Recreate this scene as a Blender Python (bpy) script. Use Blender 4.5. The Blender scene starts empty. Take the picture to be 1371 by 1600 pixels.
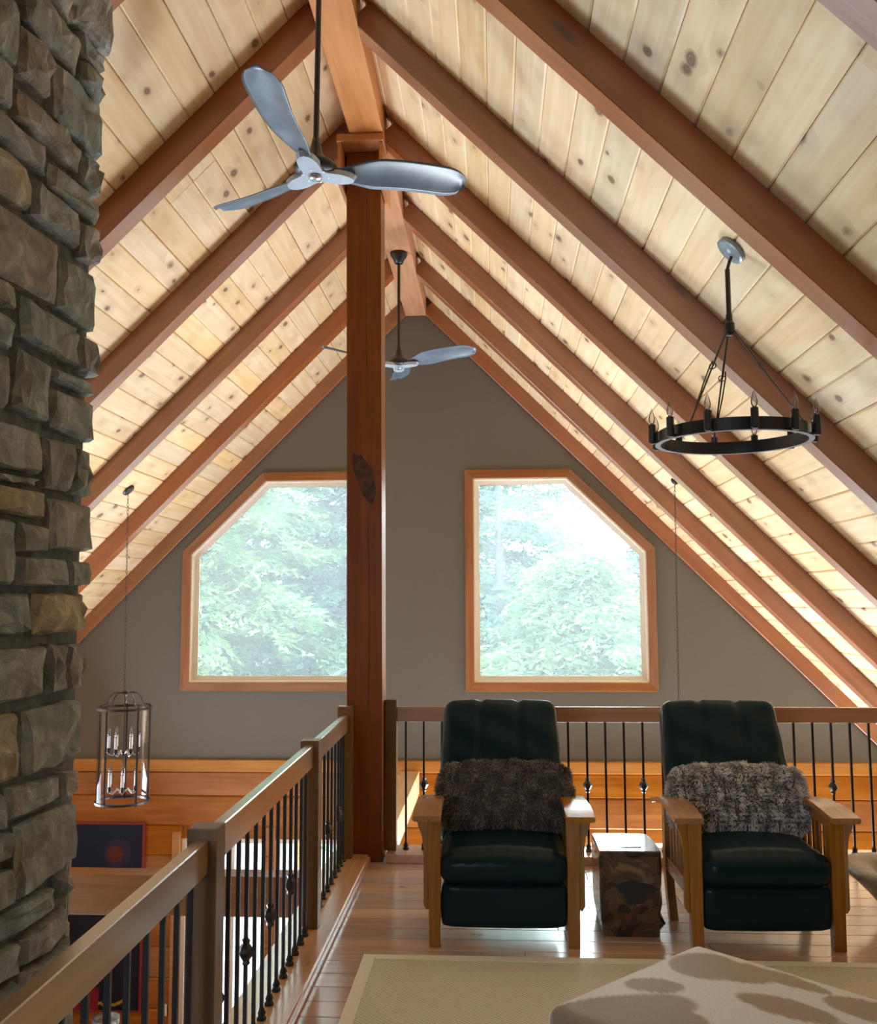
import bpy, bmesh, math, random
import numpy as np
from mathutils import Vector, Matrix, Euler
random.seed(7)
S = bpy.context.scene
COL = S.collection
PI = math.pi

# ------------------------------------------------------------------ camera
H = 1.58
pitch, yaw, roll = math.radians(5.5055), math.radians(3.3186), math.radians(-0.2357)
F = Vector((-math.sin(yaw)*math.cos(pitch), math.cos(yaw)*math.cos(pitch), math.sin(pitch)))
R0 = Vector((math.cos(yaw), math.sin(yaw), 0)); U0 = R0.cross(F)
R_ = R0*math.cos(roll)+U0*math.sin(roll); U_ = -R0*math.sin(roll)+U0*math.cos(roll)
cd = bpy.data.cameras.new('camera'); cam = bpy.data.objects.new('camera', cd); COL.objects.link(cam)
cd.sensor_fit = 'HORIZONTAL'; cd.sensor_width = 36; cd.lens = 1482.35/1371*36; cd.clip_end = 300
m = Matrix.Identity(4)
for i in range(3):
    m[i][0], m[i][1], m[i][2] = R_[i], U_[i], -F[i]
m.translation = Vector((0, 0, H)); cam.matrix_world = m
S.camera = cam

# ------------------------------------------------------------------ sky, lights, exposure
W = bpy.data.worlds.new('overcast_sky'); S.world = W; W.use_nodes = True
bg = W.node_tree.nodes['Background']; bg.inputs[0].default_value = (0.86, 0.94, 1.0, 1); bg.inputs[1].default_value = 18.0

def area(name, loc, target, sx, sy, power, col=(1, 1, 1)):
    l = bpy.data.lights.new(name, 'AREA'); l.shape = 'RECTANGLE'; l.size = sx; l.size_y = sy
    l.energy = power; l.color = col
    o = bpy.data.objects.new(name, l); COL.objects.link(o); o.location = loc
    o.rotation_euler = (Vector(target)-Vector(loc)).to_track_quat('-Z', 'Y').to_euler()
    return o
area('lower_glass_door_light', (1.3, 9.2, -1.75), (1.1, 3.0, 2.2), 4.6, 1.5, 600, (0.90, 0.96, 1.0))
area('great_room_fill_light', (-5.2, 6.9, -1.2), (0.6, 0.9, 3.0), 3.0, 2.4, 600, (0.72, 0.86, 1.0))  # unseen lamp added at the left, standing in for unbuilt great-room windows
rw = area('rear_fill_light', (-1.7, -2.2, 1.6), (0.6, 3.4, 0.0), 1.8, 1.5, 20, (0.82, 0.91, 1.0)); rw.data.spread = math.radians(95)  # added fill lamp behind the camera, narrowed and aimed low to brighten the loft floor
sw = area('loft_side_fill_light', (3.6, 0.6, 0.8), (-1.4, 2.6, 0.9), 1.8, 1.0, 20, (0.78, 0.90, 1.0)); sw.data.spread = math.radians(80)  # added out-of-view lamp brightening the chimney stones; no window is built here
S.view_settings.view_transform = 'Standard'; S.view_settings.look = 'None'
S.view_settings.gamma = 1; S.view_settings.exposure = 0.12; S.view_settings.use_curve_mapping = False
S.cycles.use_denoising = True
S.cycles.max_bounces = 10; S.cycles.diffuse_bounces = 6; S.cycles.transparent_max_bounces = 16
S.cycles.sample_clamp_indirect = 4.0
S.cycles.caustics_reflective = False; S.cycles.caustics_refractive = False

# ------------------------------------------------------------------ materials
def mat(name):
    M = bpy.data.materials.new(name); M.use_nodes = True
    nt = M.node_tree; b = nt.nodes['Principled BSDF']
    return M, nt, b
def N(nt, t, **k):
    n = nt.nodes.new(t)
    for a, v in k.items(): setattr(n, a, v)
    return n
def ramp(nt, src, stops):
    r = N(nt, 'ShaderNodeValToRGB'); e = r.color_ramp.elements
    while len(e) > 1: e.remove(e[-1])
    for i, (p, c) in enumerate(stops):
        if i == 0: e[0].position = p; e[0].color = (*c, 1)
        else:
            q = e.new(p); q.color = (*c, 1)
    nt.links.new(src, r.inputs[0]); return r.outputs[0]
def mix(nt, fac, a, b, bt='MIX'):
    n = N(nt, 'ShaderNodeMix', data_type='RGBA', blend_type=bt)
    for s, v in ((0, fac), (6, a), (7, b)):
        if hasattr(v, 'links'): nt.links.new(v, n.inputs[s])
        elif s == 0: n.inputs[0].default_value = v
        else: n.inputs[s].default_value = (*v, 1)
    return n.outputs[2]
def math_(nt, op, a, b=None, c=None, clamp=False):
    n = N(nt, 'ShaderNodeMath', operation=op, use_clamp=clamp)
    for i, v in enumerate((a, b, c)):
        if v is None: continue
        if hasattr(v, 'links'): nt.links.new(v, n.inputs[i])
        else: n.inputs[i].default_value = v
    return n.outputs[0]
def coords(nt, scale, rnd=37.0):
    tc = N(nt, 'ShaderNodeTexCoord'); oi = N(nt, 'ShaderNodeObjectInfo')
    mp = N(nt, 'ShaderNodeMapping'); mp.inputs['Scale'].default_value = scale
    nt.links.new(tc.outputs['Object'], mp.inputs[0])
    ad = N(nt, 'ShaderNodeVectorMath', operation='ADD')
    sc = N(nt, 'ShaderNodeVectorMath', operation='SCALE'); sc.inputs['Scale'].default_value = rnd
    cmb = N(nt, 'ShaderNodeCombineXYZ')
    for i in range(3): nt.links.new(oi.outputs['Random'], cmb.inputs[i])
    nt.links.new(cmb.outputs[0], sc.inputs[0])
    nt.links.new(mp.outputs[0], ad.inputs[0]); nt.links.new(sc.outputs[0], ad.inputs[1])
    return ad.outputs[0], oi.outputs['Random']
def bump(nt, b, h, strength=0.2, dist=0.01):
    n = N(nt, 'ShaderNodeBump'); n.inputs['Strength'].default_value = strength; n.inputs['Distance'].default_value = dist
    nt.links.new(h, n.inputs['Height']); nt.links.new(n.outputs[0], b.inputs['Normal'])

def wood(name, light, dark, axis='y', knot=(0.16, 0.06, 0.03), knots=1.0, ks=(4.6, 2.6), rough=0.45, var=0.12, grain=26, spec=0.35, kr=(0.06, 0.17), coat=0.0, flat=None, crough=0.2):
    """axis: direction of the grain in object space; ks: knot cells per metre across / along"""
    M, nt, b = mat(name)
    ax = 'xyz'.index(axis)
    sc = [grain]*3; sc[ax] = grain*0.055
    v, rnd = coords(nt, sc)
    n1 = N(nt, 'ShaderNodeTexNoise'); n1.inputs['Scale'].default_value = 1.0; n1.inputs['Detail'].default_value = 5; n1.inputs['Distortion'].default_value = 0.6
    nt.links.new(v, n1.inputs[0])
    sc2 = [3.5]*3; sc2[ax] = 0.9
    v2, _ = coords(nt, sc2)
    n2 = N(nt, 'ShaderNodeTexNoise'); n2.inputs['Scale'].default_value = 1.0; n2.inputs['Detail'].default_value = 3; n2.inputs['Distortion'].default_value = 1.5
    nt.links.new(v2, n2.inputs[0])
    g = math_(nt, 'ADD', math_(nt, 'MULTIPLY', n1.outputs[0], 0.55), math_(nt, 'MULTIPLY', n2.outputs[0], 0.45))
    col = ramp(nt, g, [(0.36, dark), (0.5, [(a+c)/2 for a, c in zip(light, dark)]), (0.62, light)])
    # board to board variation
    hv = N(nt, 'ShaderNodeHueSaturation'); nt.links.new(col, hv.inputs['Color'])
    nt.links.new(math_(nt, 'MULTIPLY_ADD', rnd, var*2, 1-var), hv.inputs['Value'])
    nt.links.new(math_(nt, 'MULTIPLY_ADD', math_(nt, 'FRACT', math_(nt, 'MULTIPLY', rnd, 7.13)), 0.3, 0.85), hv.inputs['Saturation'])
    col = hv.outputs[0]
    if knots > 0:
        s3 = [ks[0]]*3; s3[ax] = ks[1]
        if flat: s3['xyz'.index(flat)] = 0.0
        v3, _ = coords(nt, s3, 53.0)
        # wobble
        nz = N(nt, 'ShaderNodeTexNoise'); nz.inputs['Scale'].default_value = 2.2; nt.links.new(v3, nz.inputs[0])
        vm = N(nt, 'ShaderNodeVectorMath', operation='SCALE'); vm.inputs['Scale'].default_value = 0.16
        nt.links.new(nz.outputs['Color'], vm.inputs[0])
        va = N(nt, 'ShaderNodeVectorMath', operation='ADD'); nt.links.new(v3, va.inputs[0]); nt.links.new(vm.outputs[0], va.inputs[1])
        vo = N(nt, 'ShaderNodeTexVoronoi'); vo.inputs['Scale'].default_value = 1.0; vo.inputs['Randomness'].default_value = 0.95
        nt.links.new(va.outputs[0], vo.inputs['Vector'])
        sep = N(nt, 'ShaderNodeSeparateColor'); nt.links.new(vo.outputs['Color'], sep.inputs[0])
        rad = math_(nt, 'MULTIPLY_ADD', sep.outputs[0], kr[1]-kr[0], kr[0])
        rad = math_(nt, 'MULTIPLY', rad, math_(nt, 'GREATER_THAN', sep.outputs[1], 1-0.62*knots))
        q = math_(nt, 'DIVIDE', vo.outputs['Distance'], math_(nt, 'MAXIMUM', rad, 0.0005))
        core = math_(nt, 'SUBTRACT', 1.0, math_(nt, 'SMOOTH_MIN', math_(nt, 'POWER', q, 3.0), 1.0, 0.1), clamp=True)
        halo = math_(nt, 'SUBTRACT', 1.0, math_(nt, 'MULTIPLY', q, 0.36), clamp=True)
        mid = [a*0.55+k*0.45 for a, k in zip(dark, knot)]
        col = mix(nt, math_(nt, 'MULTIPLY', halo, 0.55), col, mid)
        ring = math_(nt, 'MULTIPLY_ADD', math_(nt, 'SINE', math_(nt, 'MULTIPLY', q, 14.0)), 0.12, 0.82)
        col = mix(nt, math_(nt, 'MULTIPLY', core, ring), col, knot)
    nt.links.new(col, b.inputs['Base Color'])
    b.inputs['Roughness'].default_value = rough
    b.inputs['Specular IOR Level'].default_value = spec
    if coat: b.inputs['Coat Weight'].default_value = coat; b.inputs['Coat Roughness'].default_value = crough
    bump(nt, b, n1.outputs[0], 0.12, 0.004)
    return M

def plain(name, col, rough=0.5, metal=0.0, spec=0.5, noise=0.0, nscale=30, bs=0.0, bd=0.004):
    M, nt, b = mat(name)
    b.inputs['Roughness'].default_value = rough; b.inputs['Metallic'].default_value = metal
    b.inputs['Specular IOR Level'].default_value = spec
    tc = N(nt, 'ShaderNodeTexCoord'); n = N(nt, 'ShaderNodeTexNoise'); n.inputs['Scale'].default_value = nscale
    n.inputs['Detail'].default_value = 4; nt.links.new(tc.outputs['Object'], n.inputs[0])
    lo = [c*(1-noise) for c in col]; hi = [min(1, c*(1+noise)) for c in col]
    nt.links.new(ramp(nt, n.outputs[0], [(0.3, lo), (0.7, hi)]), b.inputs['Base Color'])
    if bs: bump(nt, b, n.outputs[0], bs, bd)
    return M

M_plank = wood('knotty_pine_ceiling', (0.88, 0.72, 0.48), (0.76, 0.55, 0.31), 'y', (0.10, 0.032, 0.022), 1.35, (7.0, 4.6), 0.40, 0.09, spec=0.3, kr=(0.06, 0.25), flat='z')
M_rafter = wood('stained_fir_rafter', (0.35, 0.098, 0.014), (0.24, 0.060, 0.008), 'x', (0.05, 0.015, 0.006), 0.6, (5, 1.5), 0.34, 0.06, spec=0.8, coat=0.7, crough=.30)
M_ridge = wood('stained_fir_ridge', (0.58, 0.29, 0.15), (0.45, 0.20, 0.09), 'y', (0.25, 0.10, 0.06), 0.5, (4, 1.3), 0.45, 0.04)
M_post = wood('stained_fir_post', (0.23, 0.078, 0.020), (0.155, 0.047, 0.012), 'z', (0.035, 0.012, 0.008), 0.5, (5, 1.2), 0.4, 0.03)
M_log = wood('orange_log_siding', (0.42, 0.165, 0.040), (0.30, 0.10, 0.020), 'x', (0.14, 0.035, 0.015), 1.0, (6, 2.6), 0.45, 0.08, kr=(.06,.17), flat='y')
M_logtrim = wood('log_wall_cap_trim', (0.50, 0.255, 0.10), (0.40, 0.18, 0.06), 'x', (0.2, 0.07, 0.03), 0.6, (6, 3), 0.45, 0.05)
M_casing = wood('window_casing_wood', (0.37, 0.165, 0.072), (0.27, 0.105, 0.04), 'x', (0.16, 0.05, 0.03), 0.35, (9, 1.8), 0.45, 0.05)
M_jamb = plain('pale_jamb_wood', (0.90, 0.80, 0.66), 0.4, noise=0.06)
M_rail = wood('brown_rail_wood', (0.38, 0.225, 0.115), (0.27, 0.15, 0.07), 'y', (0.12, 0.05, 0.025), 0.4, (7, 1.6), 0.3, 0.05, spec=0.8, coat=0.9)
M_railx = wood('brown_rear_rail_wood', (0.42, 0.20, 0.085), (0.29, 0.12, 0.045), 'x', (0.12, 0.05, 0.025), 0.4, (7, 1.6), 0.38, 0.05, spec=.8, coat=0.9)
M_newel = wood('brown_newel_wood', (0.215, 0.115, 0.042), (0.14, 0.07, 0.023), 'z', (0.12, 0.05, 0.025), 0.4, (7, 1.6), 0.38, 0.05)
M_floor = wood('pine_floorboards', (0.66, 0.45, 0.335), (0.46, 0.295, 0.21), 'x', (0.10, 0.045, 0.03), 0.9, (5, 2.4), 0.22, 0.2, spec=0.6, coat=1.0, kr=(.05,.15), flat='z')
M_curb = wood('curb_board_wood', (0.66, 0.42, 0.27), (0.50, 0.29, 0.17), 'y', (0.14, 0.05, 0.03), 0.4, (6, 2), 0.25, 0.05, spec=0.7, coat=1.0)
M_beam = wood('brown_tie_beam_wood', (0.19, 0.08, 0.020), (0.13, 0.05, 0.012), 'x', (0.06, 0.025, 0.01), 0.5, (5, 2), 0.4, 0.05, spec=.6, coat=0.4)
M_paleb = wood('pale_beam_wood', (0.80, 0.58, 0.34), (0.68, 0.46, 0.24), 'y', (0.3, 0.14, 0.07), 0.4, (5, 2), 0.4, 0.05)
M_oak = wood('golden_oak_chair', (0.40, 0.20, 0.055), (0.27, 0.12, 0.028), 'z', (0.1, 0.04, 0.02), 0.0, (7, 2), 0.36, 0.06, 60)
M_oakx = wood('golden_oak_arm', (0.44, 0.22, 0.065), (0.32, 0.14, 0.038), 'y', (0.1, 0.04, 0.02), 0.0, (7, 2), 0.25, 0.05, 60, coat=0.3)
M_wall = plain('taupe_wall_paint', (0.150, 0.143, 0.126), 0.75, noise=0.03, nscale=60, bs=0.1, bd=0.002)
M_iron = plain('black_iron', (0.012, 0.012, 0.014), 0.38, 0.0, 0.5, noise=0.2, bs=0.15)
M_fan = plain('fan_blade_grey', (0.11, 0.155, 0.21), 0.33, 0.0, 0.6, noise=0.25, nscale=12)
M_fanhub = plain('fan_hub_grey', (0.42, 0.50, 0.60), 0.35, 0.1, 0.6, noise=0.08)
M_steel = plain('brushed_nickel', (0.5, 0.5, 0.52), 0.28, 1.0, 0.5, noise=0.05)
M_bronze = plain('dark_bronze', (0.06, 0.045, 0.045), 0.35, 0.6, 0.5, noise=0.1)
M_white = plain('white_candle_sleeve', (0.85, 0.88, 0.92), 0.4, noise=0.02)
M_vinyl = plain('white_window_sash', (0.86, 0.86, 0.84), 0.35, noise=0.02)
M_canopy = plain('canopy_disc_grey', (0.22, 0.28, 0.33), 0.28, 0.2, 0.6, noise=0.1)
M_mortar = plain('dark_recessed_mortar', (0.12, 0.125, 0.11), 0.95, noise=0.35, nscale=25, bs=0.6, bd=0.01)
M_deck = plain('pale_deck_board', (0.36, 0.40, 0.44), 0.5, noise=0.08, nscale=10)
M_ground = plain('pale_ground', (0.33, 0.36, 0.36), 0.9, noise=0.2, nscale=1.2)
M_trunk = plain('grey_bark', (0.11, 0.105, 0.12), 0.9, noise=0.4, nscale=8, bs=0.5, bd=0.03)

def m_stone():
    M, nt, b = mat('split_fieldstone')
    v, rnd = coords(nt, (1, 1, 1), 61)
    n = N(nt, 'ShaderNodeTexNoise'); n.inputs['Scale'].default_value = 9; n.inputs['Detail'].default_value = 8; n.inputs['Roughness'].default_value = 0.65; n.inputs['Distortion'].default_value = 0.8
    nt.links.new(v, n.inputs[0])
    n2 = N(nt, 'ShaderNodeTexNoise'); n2.inputs['Scale'].default_value = 3.5; n2.inputs['Detail'].default_value = 3; nt.links.new(v, n2.inputs[0])
    c = ramp(nt, n.outputs[0], [(0.3, (0.14, 0.145, 0.137)), (0.5, (0.255, 0.262, 0.246)), (0.68, (0.42, 0.43, 0.415))])
    tint = ramp(nt, rnd, [(0.0, (0.85, .95, 0.92)), (0.6, (1.0, 1.0, 0.95)), (0.82, (1.05, 0.95, 0.88)), (0.93, (1.25, 1.02, 0.68)), (1.0, (0.95, 0.9, 0.9))])
    c = mix(nt, 1.0, c, tint, 'MULTIPLY')
    warm = ramp(nt, n2.outputs[0], [(0.45, (1, 1, 1)), (0.68, (1.2, 1.0, 0.75))])
    c = mix(nt, 0.5, c, warm, 'MULTIPLY')
    nt.links.new(c, b.inputs['Base Color']); b.inputs['Roughness'].default_value = 0.8
    b.inputs['Specular IOR Level'].default_value = 0.3
    w = N(nt, 'ShaderNodeTexNoise'); w.inputs['Scale'].default_value = 5; w.inputs['Detail'].default_value = 9; w.inputs['Roughness'].default_value = 0.62; w.inputs['Distortion'].default_value = 0.4
    mp = N(nt, 'ShaderNodeMapping'); mp.inputs['Scale'].default_value = (1.2, 1.2, 1.0); nt.links.new(v, mp.inputs[0]); nt.links.new(mp.outputs[0], w.inputs[0])
    bump(nt, b, w.outputs[0], 0.9, 0.04)
    return M
M_stone = m_stone()

def m_leather():
    M, nt, b = mat('dark_green_black_leather')
    b.inputs['Base Color'].default_value = (0.0035, 0.019, 0.025, 1); b.inputs['Roughness'].default_value = 0.30
    b.inputs['Specular IOR Level'].default_value = 0.17
    tc = N(nt, 'ShaderNodeTexCoord'); n = N(nt, 'ShaderNodeTexNoise'); n.inputs['Scale'].default_value = 7; n.inputs['Detail'].default_value = 6; n.inputs['Distortion'].default_value = 1.2
    mp = N(nt, 'ShaderNodeMapping'); mp.inputs['Scale'].default_value = (1.0, 1, 1.8); nt.links.new(tc.outputs['Object'], mp.inputs[0])
    nt.links.new(mp.outputs[0], n.inputs[0]); bump(nt, b, n.outputs[0], 0.22, 0.012)
    return M
M_leather = m_leather()

def m_glass(name, tint=(0.93, 0.97, 0.96), veil=0.0, ior=1.45, rough=0.0, gl=1.0):
    M, nt, b = mat(name); nt.nodes.remove(b); out = nt.nodes['Material Output']
    t = N(nt, 'ShaderNodeBsdfTransparent'); t.inputs[0].default_value = (*tint, 1)
    g = N(nt, 'ShaderNodeBsdfGlossy'); g.inputs['Roughness'].default_value = rough
    fr = N(nt, 'ShaderNodeFresnel'); fr.inputs[0].default_value = ior
    mx = N(nt, 'ShaderNodeMixShader'); nt.links.new(math_(nt, 'MULTIPLY', fr.outputs[0], gl), mx.inputs[0])
    nt.links.new(t.outputs[0], mx.inputs[1]); nt.links.new(g.outputs[0], mx.inputs[2])
    last = mx.outputs[0]
    if veil:
        tr = N(nt, 'ShaderNodeBsdfTranslucent'); tr.inputs[0].default_value = (0.9, 0.96, 1, 1)
        m2 = N(nt, 'ShaderNodeMixShader'); m2.inputs[0].default_value = veil
        nt.links.new(last, m2.inputs[1]); nt.links.new(tr.outputs[0], m2.inputs[2]); last = m2.outputs[0]
    nt.links.new(last, out.inputs[0]); return M
M_pane = m_glass('window_glass', veil=0.07)
M_clear = m_glass('clear_lantern_glass', (0.97, 0.98, 0.99), gl=0.35)
M_bulb = m_glass('clear_bulb_glass', (0.86, 0.84, 0.86), gl=3.0, rough=0.05)

def m_vcol(name, rough=0.7, spec=0.3, nstr=0.0, nscale=80, bs=0.0):
    M, nt, b = mat(name)
    a = N(nt, 'ShaderNodeVertexColor'); a.layer_name = 'Col'
    c = a.outputs[0]
    if nstr:
        tc = N(nt, 'ShaderNodeTexCoord'); n = N(nt, 'ShaderNodeTexNoise'); n.inputs['Scale'].default_value = nscale; n.inputs['Detail'].default_value = 4
        nt.links.new(tc.outputs['Object'], n.inputs[0])
        c = mix(nt, 1.0, c, ramp(nt, n.outputs[0], [(0.3, (1-nstr,)*3), (0.7, (1, 1, 1))]), 'MULTIPLY')
        if bs: bump(nt, b, n.outputs[0], bs, 0.004)
    nt.links.new(c, b.inputs['Base Color']); b.inputs['Roughness'].default_value = rough; b.inputs['Specular IOR Level'].default_value = spec
    return M
M_hide = m_vcol('cowhide', 0.55, 0.35, 0.15, 120, 0.2)
M_paint = m_vcol('oil_painting', 0.5, 0.3, 0.35, 40)
M_fur = m_vcol('grey_sheepskin', 0.9, 0.1)

def m_leaf():
    M, nt, b = mat('conifer_needles')
    nt.nodes.remove(b); out = nt.nodes['Material Output']
    a = N(nt, 'ShaderNodeVertexColor'); a.layer_name = 'Col'
    d = N(nt, 'ShaderNodeBsdfDiffuse'); t = N(nt, 'ShaderNodeBsdfTranslucent')
    nt.links.new(a.outputs[0], d.inputs[0]); nt.links.new(a.outputs[0], t.inputs[0])
    mx = N(nt, 'ShaderNodeMixShader'); mx.inputs[0].default_value = 0.45
    nt.links.new(d.outputs[0], mx.inputs[1]); nt.links.new(t.outputs[0], mx.inputs[2]); nt.links.new(mx.outputs[0], out.inputs[0])
    return M
M_leaf = m_leaf()

def m_burl():
    M, nt, b = mat('polished_burl')
    tc = N(nt, 'ShaderNodeTexCoord')
    n = N(nt, 'ShaderNodeTexNoise'); n.inputs['Scale'].default_value = 4.2; n.inputs['Detail'].default_value = 5; n.inputs['Distortion'].default_value = 2.2
    nt.links.new(tc.outputs['Object'], n.inputs[0])
    c = ramp(nt, n.outputs[0], [(0.30, (0.012, 0.014, 0.013)), (0.44, (0.02, 0.014, 0.012)), (0.48, (0.10, 0.045, 0.025)), (0.56, (0.055, 0.035, 0.032)), (0.66, (0.20, 0.13, 0.065)), (0.8, (0.25, 0.18, 0.09))])
    nt.links.new(c, b.inputs['Base Color']); b.inputs['Roughness'].default_value = 0.22
    b.inputs['Coat Weight'].default_value = 0.5; b.inputs['Coat Roughness'].default_value = 0.08
    bump(nt, b, n.outputs[0], 0.2, 0.01)
    return M
M_burl = m_burl()

def m_rug():
    M, nt, b = mat('woven_jute')
    tc = N(nt, 'ShaderNodeTexCoord')
    w = N(nt, 'ShaderNodeTexWave'); w.inputs['Scale'].default_value = 28; w.inputs['Distortion'].default_value = 1.5; w.bands_direction = 'DIAGONAL'
    nt.links.new(tc.outputs['Object'], w.inputs[0])
    n = N(nt, 'ShaderNodeTexNoise'); n.inputs['Scale'].default_value = 90; nt.links.new(tc.outputs['Object'], n.inputs[0])
    f = math_(nt, 'ADD', math_(nt, 'MULTIPLY', w.outputs[0], 0.4), math_(nt, 'MULTIPLY', n.outputs[0], 0.6))
    nt.links.new(ramp(nt, f, [(0.3, (0.54, 0.52, 0.44)), (0.7, (0.72, 0.70, 0.61))]), b.inputs['Base Color'])
    b.inputs['Roughness'].default_value = 0.75; bump(nt, b, f, 0.5, 0.004)
    return M
M_rug = m_rug()
M_rugedge = plain('rug_cotton_binding', (0.80, 0.78, 0.69), 0.7, noise=0.06, nscale=150)
M_bowl = wood('weathered_bowl_wood', (0.42, 0.37, 0.30), (0.26, 0.20, 0.15), 'x', (0.1, 0.06, 0.04), 0.0, (4, 2), 0.4, 0.05, 14)
M_vase = m_glass('frosted_vase_glass', (0.8, 0.86, 0.9), veil=0.25, gl=2.0)

# ------------------------------------------------------------------ mesh helpers
def link(name, me, m=None, parent=None, loc=None, rot=None, smooth=False):
    o = bpy.data.objects.new(name, me); COL.objects.link(o)
    if m is not None and len(me.materials) == 0: me.materials.append(m)
    if parent is not None: o.parent = parent
    if loc is not None: o.location = loc
    if rot is not None: o.rotation_euler = rot
    if smooth:
        for p in me.polygons: p.use_smooth = True
    return o
def obj(name, bm, m, parent=None, loc=None, rot=None, smooth=False):
    bmesh.ops.recalc_face_normals(bm, faces=bm.faces)
    me = bpy.data.meshes.new(name); bm.to_mesh(me); bm.free()
    return link(name, me, m, parent, loc, rot, smooth)
def thing(name, label, cat, loc=(0, 0, 0), rotz=0, group=None):
    o = bpy.data.objects.new(name, None); COL.objects.link(o); o.location = loc; o.rotation_euler = (0, 0, rotz)
    o.empty_display_size = 0.1
    o['label'] = label; o['category'] = cat
    if group: o['group'] = group
    return o
def tag(o, label, cat, group=None):
    o['label'] = label; o['category'] = cat
    if group: o['group'] = group
    return o
def struct(o, label=None):
    o['kind'] = 'structure'
    if label: o['label'] = label
    return o
def box(bm, x0, x1, y0, y1, z0, z1, bev=0.0, mtx=None):
    r = bmesh.ops.create_cube(bm, size=1)
    vs = r['verts']
    for v in vs:
        v.co = Vector(((x0+x1)/2+v.co.x*(x1-x0), (y0+y1)/2+v.co.y*(y1-y0), (z0+z1)/2+v.co.z*(z1-z0)))
    if bev:
        es = list({e for v in vs for e in v.link_edges})
        r = bmesh.ops.bevel(bm, geom=es, offset=bev, segments=2, profile=0.6, affect='EDGES')
        vs = list({v for f in r['faces'] for v in f.verts} | {v for v in vs if v.is_valid})
    if mtx is not None: bmesh.ops.transform(bm, matrix=mtx, verts=vs)
    return vs
def BX(name, x0, x1, y0, y1, z0, z1, m, parent=None, bev=0.0, origin=None):
    """box with its origin in its middle (so that grain runs through the piece)"""
    cx, cy, cz = origin or ((x0+x1)/2, (y0+y1)/2, (z0+z1)/2)
    bm = bmesh.new(); box(bm, x0-cx, x1-cx, y0-cy, y1-cy, z0-cz, z1-cz, bev)
    return obj(name, bm, m, parent, (cx, cy, cz))
def prism(bm, pts, y0, y1, axis='y'):
    """pts polygon in the plane across axis, extruded along it"""
    def P(a, b, t):
        return {'y': (a, t, b), 'x': (t, a, b), 'z': (a, b, t)}[axis]
    A = [bm.verts.new(P(a, b, y0)) for a, b in pts]; B = [bm.verts.new(P(a, b, y1)) for a, b in pts]
    bm.faces.new(A); bm.faces.new(B[::-1]); n = len(pts)
    for i in range(n): bm.faces.new((A[i], B[i], B[(i+1) % n], A[(i+1) % n]))
    return A+B
def tube(bm, pts, r, seg=8, closed=False, cap=True):
    pts = [Vector(p) for p in pts]; n = len(pts); rr = r if isinstance(r, (list, tuple)) else [r]*n
    rings = []; prev = None
    for i, p in enumerate(pts):
        if closed: d = pts[(i+1) % n]-pts[i-1]
        else: d = pts[min(i+1, n-1)]-pts[max(i-1, 0)]
        d.normalize()
        if prev is None:
            a = d.orthogonal().normalized()
        else:
            a = (prev-d*prev.dot(d)); a = a.normalized() if a.length > 1e-6 else d.orthogonal().normalized()
        prev = a; b = d.cross(a)
        rings.append([bm.verts.new(p+(a*math.cos(2*PI*k/seg)+b*math.sin(2*PI*k/seg))*rr[i]) for k in range(seg)])
    m = n if closed else n-1
    for i in range(m):
        A, B = rings[i], rings[(i+1) % n]
        for k in range(seg): bm.faces.new((A[k], A[(k+1) % seg], B[(k+1) % seg], B[k]))
    if cap and not closed:
        bm.faces.new(rings[0][::-1]); bm.faces.new(rings[-1])
    return [v for q in rings for v in q]
def lathe(bm, prof, seg=16, cx=0, cy=0, capb=True, capt=True):
    rings = []
    for r, z in prof:
        rings.append([bm.verts.new((cx+r*math.cos(2*PI*k/seg), cy+r*math.sin(2*PI*k/seg), z)) for k in range(seg)])
    for A, B in zip(rings[:-1], rings[1:]):
        for k in range(seg): bm.faces.new((A[k], A[(k+1) % seg], B[(k+1) % seg], B[k]))
    if capb: bm.faces.new(rings[0][::-1])
    if capt: bm.faces.new(rings[-1])
    return [v for q in rings for v in q]
def cushion(bm, sx, sy, sz, r, n=14, puff=0.0, fn=None):
    """rounded box of half sizes sx, sy, sz"""
    q = bmesh.ops.create_cube(bm, size=2)
    es = list({e for v in q['verts'] for e in v.link_edges})
    bmesh.ops.subdivide_edges(bm, edges=es, cuts=n, use_grid_fill=True)
    for v in bm.verts:
        c = v.co.copy(); u = Vector((c.x*sx, c.y*sy, c.z*sz))
        inner = Vector((max(-sx+r, min(sx-r, u.x)), max(-sy+r, min(sy-r, u.y)), max(-sz+r, min(sz-r, u.z))))
        d = u-inner
        p = inner+(d.normalized()*r if d.length > 1e-9 else d)
        if puff:
            w = [1-abs(c.x)**2, 1-abs(c.y)**2, 1-abs(c.z)**2]
            p.x += math.copysign(puff*w[1]*w[2]*abs(c.x)**4, c.x)
            p.y += math.copysign(puff*w[0]*w[2]*abs(c.y)**4, c.y)
            p.z += math.copysign(puff*w[0]*w[1]*abs(c.z)**4, c.z)
        if fn: p = fn(p, c)
        v.co = p

# ------------------------------------------------------------------ room measurements
XR = -0.77                 # ridge line
ZP = 4.808                 # plank underside at the ridge line: z = ZP - |x - XR|
ZR = 4.613                 # rafter underside
YG = 9.44                  # face of the far gable wall
Y6 = 9.40; SP = 1.215      # rafter spacing
ZG = -2.75                 # ground floor
s2 = math.sqrt(0.5)

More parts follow.
